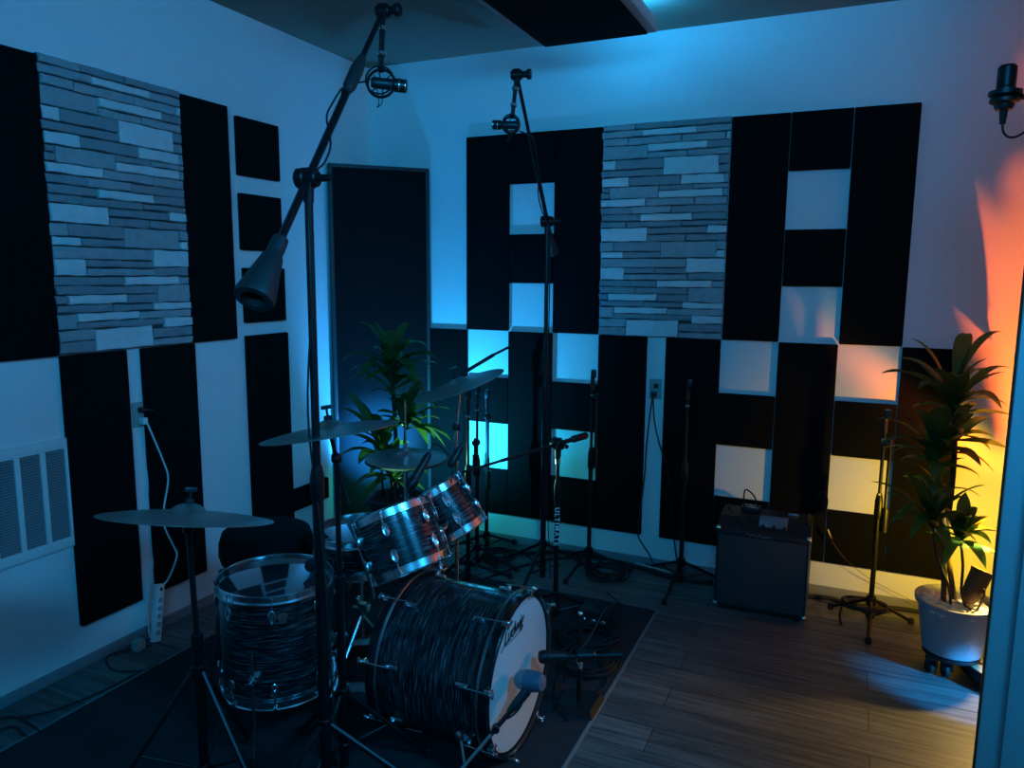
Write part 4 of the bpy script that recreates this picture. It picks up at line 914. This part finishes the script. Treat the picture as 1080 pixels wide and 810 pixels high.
for k, ((x, y), hd) in enumerate(heads):
    q = MB(); b0 = V((x, y, .30)); q.path(spline([b0, b0.lerp(hd, .3)+V((R.uniform(-.02, .02), R.uniform(-.02, .02), 0)), b0.lerp(hd, .7)+V((R.uniform(-.015, .015), 0, 0)), hd+V((0, 0, .04))], 6), .0115 if k < 2 else .006, 9); q.build('cane', 'stem', pr)
q = MB(); hA, hB, hC, hD = [h[1] for h in heads]
for (tx, ty, dp, w_) in ((929, 394, 3.30, .062), (960, 357, 3.5, .04), (1058, 350, 3.35, .055), (1020, 352, 3.5, .05), (1066, 388, 3.4, .045), (1057, 432, 3.25, .065), (945, 378, 3.6, .045), (1010, 398, 3.2, .06), (1042, 400, 3.6, .05), (968, 410, 3.2, .05)): aimed(q, hA+V((0, 0, R.uniform(-.03, .1))), tx, ty, dp, w_, R, .13)
for (tx, ty, dp, w_) in ((923, 442, 3.35, .035), (928, 468, 3.25, .03), (962, 432, 3.3, .05), (995, 430, 3.3, .06), (1050, 462, 3.25, .055), (1035, 492, 3.2, .06), (1046, 440, 3.55, .05), (940, 478, 3.5, .03), (1050, 500, 3.35, .04), (1045, 475, 3.45, .05), (1000, 470, 3.2, .04)): aimed(q, hB+V((0, 0, R.uniform(-.02, .1))), tx, ty, dp, w_, R, .10)
for (tx, ty, dp, w_) in ((1046, 575, 3.2, .045), (1040, 548, 3.35, .05), (1000, 540, 3.2, .05), (985, 572, 3.2, .05), (1030, 535, 3.3, .045), (1040, 600, 3.15, .04), (994, 600, 3.2, .03), (1048, 560, 3.4, .045), (1020, 545, 3.15, .04)): aimed(q, hC+V((0, 0, R.uniform(-.02, .05))), tx, ty, dp, w_, R, .07)
for (tx, ty, dp, w_) in ((918, 508, 3.3, .035), (950, 495, 3.2, .05), (938, 552, 3.15, .035), (960, 569, 3.2, .03), (952, 540, 3.1, .04), (1040, 512, 3.1, .035), (972, 500, 3.4, .05), (1005, 515, 3.1, .045), (1002, 588, 3.1, .035), (930, 520, 3.4, .03)): aimed(q, hD+V((0, 0, R.uniform(-.02, .06))), tx, ty, dp, w_, R, .08)
crown(q, hA+V((0, 0, -.03)), 14, .27, .065, R); crown(q, hA+V((0, 0, -.16)), 7, .24, .06, R); crown(q, hB, 14, .25, .06, R); crown(q, hB+V((0, 0, -.12)), 8, .2, .05, R); crown(q, hC, 12, .19, .05, R); crown(q, hD, 13, .22, .05, R)
q.build('leaves', 'leaf', pr)
# caddy under the pot
cd = thing('plant_caddy', (pc.x, pc.y, 0), 'black castor caddy under the grey pot', 'caddy')
MB().disc((pc.x, pc.y, .094), (0, 0, 1), .115, .016, 36).build('plate', 'plastic', cd)
for (x, y) in ((pc.x-.075, pc.y-.035), (pc.x-.06, pc.y+.075), (pc.x-.015, pc.y-.045)):
    q = MB(); q.cbox((x, y, .07), (.045, .045, .032), .006); q.cbox((x-.018, y-.006, .05), (.012, .04, .05), .004); q.cbox((x+.018, y+.006, .05), (.012, .04, .05), .004); co_ = q.build('caster', 'plastic', cd)
    q = MB(); q.disc((x-.008, y-.012, .031), (1, .3, 0), .031, .022, 24, .005); q.build('wheel', 'rubber', co_)
    q = MB(); q.disc((x-.008, y-.012, .031), (1, .3, 0), .008, .026, 12, .001); q.build('hub', 'chrome', co_)
# round wheeled board
rb = thing('round_board', (3.844, -.631, 0), 'tan round board with black rim beside the grey pot', 'board')
rc = V((3.844, -.631, 0))
MB().disc((rc.x, rc.y, .075), (0, 0, 1), .255, .012, 64, .002).build('deck', 'tan', rb)
MB().lathe((rc.x, rc.y, 0), (0, 0, 1), [(.256, .035), (.264, .035), (.264, .083), (.256, .083)], 56, True).build('rim', 'plastic', rb)
MB().disc((rc.x, rc.y, .052), (0, 0, 1), .254, .032, 48).build('underside', 'plastic', rb)
q = MB(); ld = Matrix.Rotation(math.radians(-38), 3, 'Z'); q.cbox(V((3.655, -.70, .0815)), (.065, .02, .001), 0, ld); lbp = q.build('sticker', 'ink', rb, smooth=False)
q = MB()
for k in range(4): q.lathe((rc.x+.16*math.cos(k*PI/2+.4), rc.y+.16*math.sin(k*PI/2+.4), 0), (0, 0, 1), [(0, 0), (.02, 0), (.02, .038), (0, .038)], 14)
q.build('feet', 'rubber', rb)

def uplight(c, d, label, lens, grp='plant uplights', rr=.045, L=.11, ground=None, m_='brown'):
    c = V(c); d = V(d).normalized(); o = thing('plant_uplight', c, label, 'lamp', grp)
    MB().lathe(c, d, [(0, -L*.55), (rr*.3, -L*.54), (rr*.55, -L*.48), (rr*.78, -L*.36), (rr*.92, -L*.2), (rr, 0), (rr*1.02, L*.36), (rr*1.08, L*.38), (rr*1.08, L*.42), (rr*.92, L*.42), (rr*.88, L*.25)], 24).build('housing', m_, o)
    e = bpy.data.materials.new('lens_'+label[:6]); e.use_nodes = True; b = e.node_tree.nodes['Principled BSDF']; b.inputs['Emission Color'].default_value = (*lens, 1); b.inputs['Emission Strength'].default_value = 14; b.inputs['Base Color'].default_value = (.8, .8, .8, 1)
    MB().disc(c+d*L*.27, d, rr*.87, .003, 24, .001).build('lens', e, o)
    q = MB(); sd = d.cross(V((0, 0, 1))).normalized(); g = V((c.x, c.y, ground))
    q.path([c+sd*(rr+.004), c+sd*(rr+.008)-V((0, 0, .03)), g+sd*.02], .005); q.path([c-sd*(rr+.004), c-sd*(rr+.008)-V((0, 0, .03)), g-sd*.02], .005); q.tube(g-V((0, 0, .01)), g+V((0, 0, .01)), .028); q.build('bracket', 'plastic', o)
    return o
lr = pt(1029, 617, 3.28); dr = V((.30, .22, .85)).normalized()
uplight(lr, dr, 'brown spotlight sitting in the pebbles of the grey pot', (1., .82, .35), ground=.318, rr=.042, L=.17)

fx = V((3.775, -.60, 0)); fl_ = thing('floor_spotlight', (fx.x, fx.y, .081), 'small amber spotlight on a short pole standing on the tan round board', 'lamp')
MB().disc(fx+V((0, 0, .088)), (0, 0, 1), .05, .012).build('base', 'plastic', fl_)
MB().tube(fx+V((0, 0, .09)), fx+V((0, 0, .56)), .008).build('pole', 'black', fl_)
fd = V((-.35, -.55, -.35)).normalized(); fh = fx+V((0, 0, .60))
MB().lathe(fh, fd, [(0, -.07), (.02, -.068), (.034, -.05), (.04, -.02), (.042, .03), (.036, .03), (.034, .012)], 22).build('housing', 'brown', fl_)
MB().disc(fh+fd*.012, fd, .034, .003, 22, .001).build('lens', bpy.data.materials[[m_.name for m_ in bpy.data.materials if m_.name.startswith('lens_')][0]], fl_)

# left plant in the corner
pl = V((.66, -.74, 0))
pp_ = thing('potted_plant', (pl.x, pl.y, 0), 'leafy corn plant lit blue green before the corner bass trap', 'plant', 'potted corn plants')
MB().lathe((pl.x, pl.y, 0), (0, 0, 1), [(0, 0), (.125, 0), (.13, .01), (.165, .43), (.175, .435), (.177, .46), (.168, .462), (.16, .44), (.158, .42), (0, .42)], 40).build('pot', 'potdark', pp_)
MB().lathe((pl.x, pl.y, .415), (0, 0, 1), [(0, .012), (.08, .014), (.157, .0)], 30).build('soil', 'soil', pp_)
LD = 4.2
hs = [((pl.x, pl.y-.02), pt(413, 392, LD)), ((pl.x+.05, pl.y), pt(428, 452, LD)), ((pl.x-.05, pl.y-.03), pt(404, 480, LD)), ((pl.x+.02, pl.y-.07), pt(413, 505, LD-.1))]
for k, ((x, y), hd) in enumerate(hs):
    b0 = V((x, y, .42)); q = MB(); q.path(spline([b0, b0.lerp(hd, .5)+V((R.uniform(-.02, .02), R.uniform(-.02, .02), 0)), hd+V((0, 0, .05))], 8), .012 if k == 0 else .007, 9); q.build('cane', 'stem', pp_)
q = MB()
for (tx, ty, dp, w_) in ((374, 340, 4.2, .045), (434, 341, 4.3, .05), (357, 384, 4.1, .045), (464, 381, 4.1, .055), (450, 365, 4.4, .045), (462, 392, 4.2, .04), (364, 408, 4.3, .04), (380, 400, 4.0, .05), (440, 405, 4.0, .05), (410, 350, 4.35, .04), (395, 368, 4.4, .04)): aimed(q, hs[0][1]+V((0, 0, R.uniform(-.02, .06))), tx, ty, dp, w_, R, .13)
for (tx, ty, dp, w_) in ((445, 402, 4.1, .06), (460, 412, 4.3, .04), (475, 432, 4.2, .04), (452, 470, 4.1, .05), (437, 415, 4.2, .05), (420, 420, 4.0, .06), (448, 440, 4.0, .05), (476, 465, 4.1, .05), (470, 472, 4.2, .045)): aimed(q, hs[1][1]+V((0, 0, R.uniform(-.02, .08))), tx, ty, dp, w_, R, .10)
for (tx, ty, dp, w_) in ((358, 430, 4.2, .045), (365, 412, 4.3, .05), (356, 483, 4.1, .045), (362, 460, 4.0, .035), (378, 490, 4.0, .06), (392, 437, 4.1, .05), (380, 470, 4.2, .05), (375, 420, 4.1, .04)): aimed(q, hs[2][1]+V((0, 0, R.uniform(-.02, .06))), tx, ty, dp, w_, R, .10)
for (tx, ty, dp, w_) in ((372, 515, 4.0, .05), (382, 530, 4.0, .045), (402, 478, 4.0, .05), (390, 500, 3.95, .05), (440, 500, 4.0, .055), (460, 488, 4.0, .045), (472, 484, 4.1, .04), (425, 478, 3.95, .05), (362, 520, 4.05, .035), (452, 500, 4.0, .04), (430, 518, 3.95, .05), (415, 470, 4.0, .04)): aimed(q, hs[3][1]+V((0, 0, R.uniform(-.03, .06))), tx, ty, dp, w_, R, .08)
crown(q, hs[0][1]-V((0, 0, .02)), 18, .30, .06, R); crown(q, hs[0][1]-V((0, 0, .14)), 10, .27, .06, R); crown(q, hs[1][1], 14, .26, .06, R); crown(q, hs[2][1], 12, .25, .055, R); crown(q, hs[3][1], 12, .24, .055, R)
q.build('leaves', 'leaf', pp_)
ll = V((.66, -.66, .53)); dl_ = V((-.35, .3, .75)).normalized()
uplight(ll, dl_, 'spotlight in the corner plant pot shining cyan and green', (.35, .9, 1.), ground=.43, rr=.035, L=.09, m_='potdark')

# ------------------------------------------------------------------ loose cables
def cable(pts, r, label, m_='rubber', name='cable', grp='loose cables on the floor', n=7):
    q = MB(); q.path(spline(pts, n), r, 8); return solo(q, name, m_, label, 'cable', grp)
def fl(px, py, z=.006):
    v = DV+RV*((px-540)/F)-UV_*((py-405)/F); return CP+v*((z-CP.z)/v.z)
cable([(.1, -3.1, .006), fl(-10, 762), fl(25, 756), fl(60, 748), fl(110, 728), fl(150, 708), fl(195, 692), fl(240, 676)], .005, 'thin black cable along the left wall floor')
cable([fl(20, 757, .014), fl(40, 770, .006), fl(30, 778), fl(0, 770), (.3, -3.2, .014)], .005, 'short black cable crossing the floor in the bottom left corner')
cable([(.12, -2.02, .006), fl(118, 690), fl(113, 700), fl(125, 708), fl(160, 706), fl(190, 698), fl(215, 690)], .004, 'thin dark cable looping on floor by the power strip')
cable([fl(500, 596, .012), fl(520, 580, .012), fl(560, 583, .012), fl(600, 582, .012), fl(640, 590, .012), fl(680, 600, .012), fl(720, 612, .012), fl(752, 614, .012)], .012, 'thick black cable bundle along the back baseboard')
cable([fl(670, 594, .028), fl(690, 599, .028), fl(712, 605, .028)], .006, 'short pale cable on the dark bundle below the back outlet', 'palecable')
cable([fl(470, 600, .006), fl(500, 612, .006), fl(540, 600, .006), fl(580, 590, .006), fl(640, 585, .006)], .008, 'black cable crossing the floor behind the smaller tom')
cable([fl(852, 629, .012), fl(875, 631, .012), fl(900, 638, .012), fl(950, 642, .012), fl(985, 648, .012), fl(1010, 650, .012)], .012, 'thick black cable from amplifier to the right plant')
cable([(3.02, -.075, .352), (3.03, -.072, .325), (3.09, -.066, .25), (3.16, -.06, .19), (3.25, -.04, .13), (3.36, -.04, .085), (3.47, -.05, .05), (3.6, -.06, .03)],   .0014, 'thin brown wire slanting down the wall left of the plant', 'orangewire')
q = MB(); q.path([(2.998, -.078, .40), (3.012, -.077, .365), (3.02, -.076, .352)], [.004, .0065, .0035]); solo(q, 'jack_plug', 'steel', 'small silver jack plug at the end of the thin brown wire', 'plug')
q = MB(); q.path(spline([(2.93, -.052, .56), (2.965, -.062, .60), (2.985, -.062, .55), (2.97, -.062, .48), (2.935, -.052, .46)], 7), .006); solo(q, 'hanging_cable', 'rubber', 'black cable loop bulging beside amber wall gap by amplifier', 'cable')
# coils and piles near the low stand
def coil(c, R, n, label, tilt=.0, r=.0045, seed=0, rot=0.):
    q = MB(); rr = random.Random(seed)
    for k in range(n): q.ring(V(c)+V((rr.uniform(-.02, .02), rr.uniform(-.02, .02), .006+k*.0065)), V((rr.uniform(-.08, .08)+tilt, rr.uniform(-.08, .08), 1)), R*rr.uniform(.85, 1.08), r, 36, 6)
    return solo(q, 'cable_coil', 'rubber', label, 'cable', 'coiled cables')
coil((2.0, -1.14, RZ+.012), .14, 9, 'big black cable coil on the rug right of bass drum', seed=1)
coil((2.06, -1.33, RZ+.012), .12, 6, 'black cable coil on the rug behind the low square based stand', seed=2)
coil((1.83, -.30, .012), .11, 8, 'black cable coil at the back wall by the folded boom stand', seed=3)
coil((1.15, -.33, .012), .09, 6, 'black cable coil on floor behind the tilted crash cymbal', seed=4)
cable([fl(640, 625, .03), fl(655, 640, .02), fl(650, 668, .014), fl(630, 690, .014), fl(640, 720, .014), fl(610, 745, .014)], .004, 'black cable winding over the rug to the low stand')
cable([fl(633, 640, .05), fl(615, 662, .02), fl(600, 690, .016), fl(596, 720, .016)], .0045, 'black cable beside the bass drum head on the rug')
cable([fl(600, 760, .014), fl(585, 740, .014), fl(592, 700, .014), fl(612, 660, .02)], .0045, 'black cable curving round right side of the bass drum')
# stand bases hidden among the coils: a dark stage box with jacks
sb = thing('stage_box', (1.98, -.98, RZ), 'small dark stage box behind the cable coils', 'box')
MB().box((1.90, -1.02, RZ), (2.06, -.90, .12), .01).build('housing', 'plastic', sb)
q = MB()
for k in range(3): q.disc((1.93+.05*k, -1.021, .07), (0, 1, 0), .014, .008, 16)
q.build('sockets', 'steel', sb)

# ------------------------------------------------------------------ light
def aim(o, p, t):
    o.location = p; d = V(t)-V(p); o.rotation_euler = d.to_track_quat('-Z', 'Y').to_euler()
def light(name, kind, p, t, e, col, **k):
    l = bpy.data.lights.new(name, kind); l.energy = e; l.color = col
    for a, b in k.items(): setattr(l, a, b)
    o = bpy.data.objects.new(name, l); COL.objects.link(o); aim(o, p, t); return o
BL = (.035, .36, 1.)
light('blue_room_fill', 'AREA', (3.1, -5.3, 2.75), (1.0, -.4, 2.5), 29, (.022, .43, 1.), size=1.2, size_y=.5, shape='RECTANGLE', spread=1.75)  # added area light behind the viewer, without a fixture; washes the walls blue
light('blue_side_fill', 'AREA', (4.3, -3.2, 2.8), (1.7, -2.1, .5), 36, (.022, .42, 1.), size=.8, size_y=.4, shape='RECTANGLE', spread=2.5)  # added unseen area light from the right, brightens the drums in blue
# LED strips on top of the cloud
light('cloud_led_strip', 'AREA', (cx1-.02, -1.1, 3.015), (cx1+.28, -1.1, 3.3), 8, (.02, .42, 1.), size=1.2, size_y=.03, shape='RECTANGLE')
light('cloud_led_strip', 'AREA', (1.90, cy1-.01, 3.015), (1.97, cy1+.3, 3.25), 2.7, (.02, .42, 1.), size=.34, size_y=.03, shape='RECTANGLE')
light('cloud_led_strip', 'AREA', (1.76, cy1+.012, 3.03), (1.76, 0, 3.0), .3, (.02, .45, 1.), size=.6, size_y=.03, shape='RECTANGLE')
# corner plant lamp: blue and green diodes
lp = ll+dl_*.05
light('corner_lamp_blue', 'SPOT', lp+V((0, 0, .01)), lp+V((-.12, .5, .30)), 85, (.02, .34, 1.), spot_size=2.6, spot_blend=.6, shadow_soft_size=.012)
light('corner_lamp_blue', 'SPOT', lp+V((-.01, 0, .0)), (.2, -.24, .66), 420, (.015, .28, 1.), spot_size=1.15, spot_blend=.8, shadow_soft_size=.012)
light('corner_lamp_green', 'SPOT', lp+V((.01, .01, -.01)), lp+V((.0, .45, -.12)), 36, (.01, .80, .60), spot_size=2.9, spot_blend=.7, shadow_soft_size=.012)
light('corner_lamp_white', 'SPOT', lp+V((.0, -.01, .02)), pt(440, 480, 4.1), 30, (.3, 1., .6), spot_size=1.5, spot_blend=.7, shadow_soft_size=.012)
# right plant lamp: yellow, red
rp = lr+dr*.11
light('amber_lamp_yellow', 'SPOT', rp, rp+V((-.12, .55, .0)), 28, (1., .60, .012), spot_size=2.8, spot_blend=.9, shadow_soft_size=.012)
light('amber_lamp_red', 'SPOT', rp+V((.015, 0, .01)), rp+V((.22, .5, 1.15)), 215, (1., .14, .01), spot_size=1.8, spot_blend=.9, shadow_soft_size=.012)
light('amber_lamp_leaf', 'SPOT', rp+V((-.01, -.01, .0)), rp+V((-.22, .0, .6)), 26, (1., .78, .28), spot_size=1.5, spot_blend=.8, shadow_soft_size=.012)
light('amber_lamp_spill', 'SPOT', fh+fd*.035, (3.36, -1.2, 0), 32, (1., .66, .2), spot_size=1.5, spot_blend=.6, shadow_soft_size=.015)
light('blue_floor_spot', 'SPOT', (4.42, -1.25, .62), (3.62, -.90, 0), 260, (.01, .34, 1.), spot_size=.44, spot_blend=.6, shadow_soft_size=.03)
w = bpy.data.worlds.new('world'); SC.world = w; w.use_nodes = True
w.node_tree.nodes['Background'].inputs[0].default_value = (.02, .06, .12, 1); w.node_tree.nodes['Background'].inputs[1].default_value = .2
SC.view_settings.view_transform = 'Standard'; SC.view_settings.look = 'None'; SC.view_settings.gamma = 1; SC.view_settings.exposure = 0
SC.view_settings.use_curve_mapping = False
SC.cycles.max_bounces = 8; SC.cycles.sample_clamp_indirect = 4
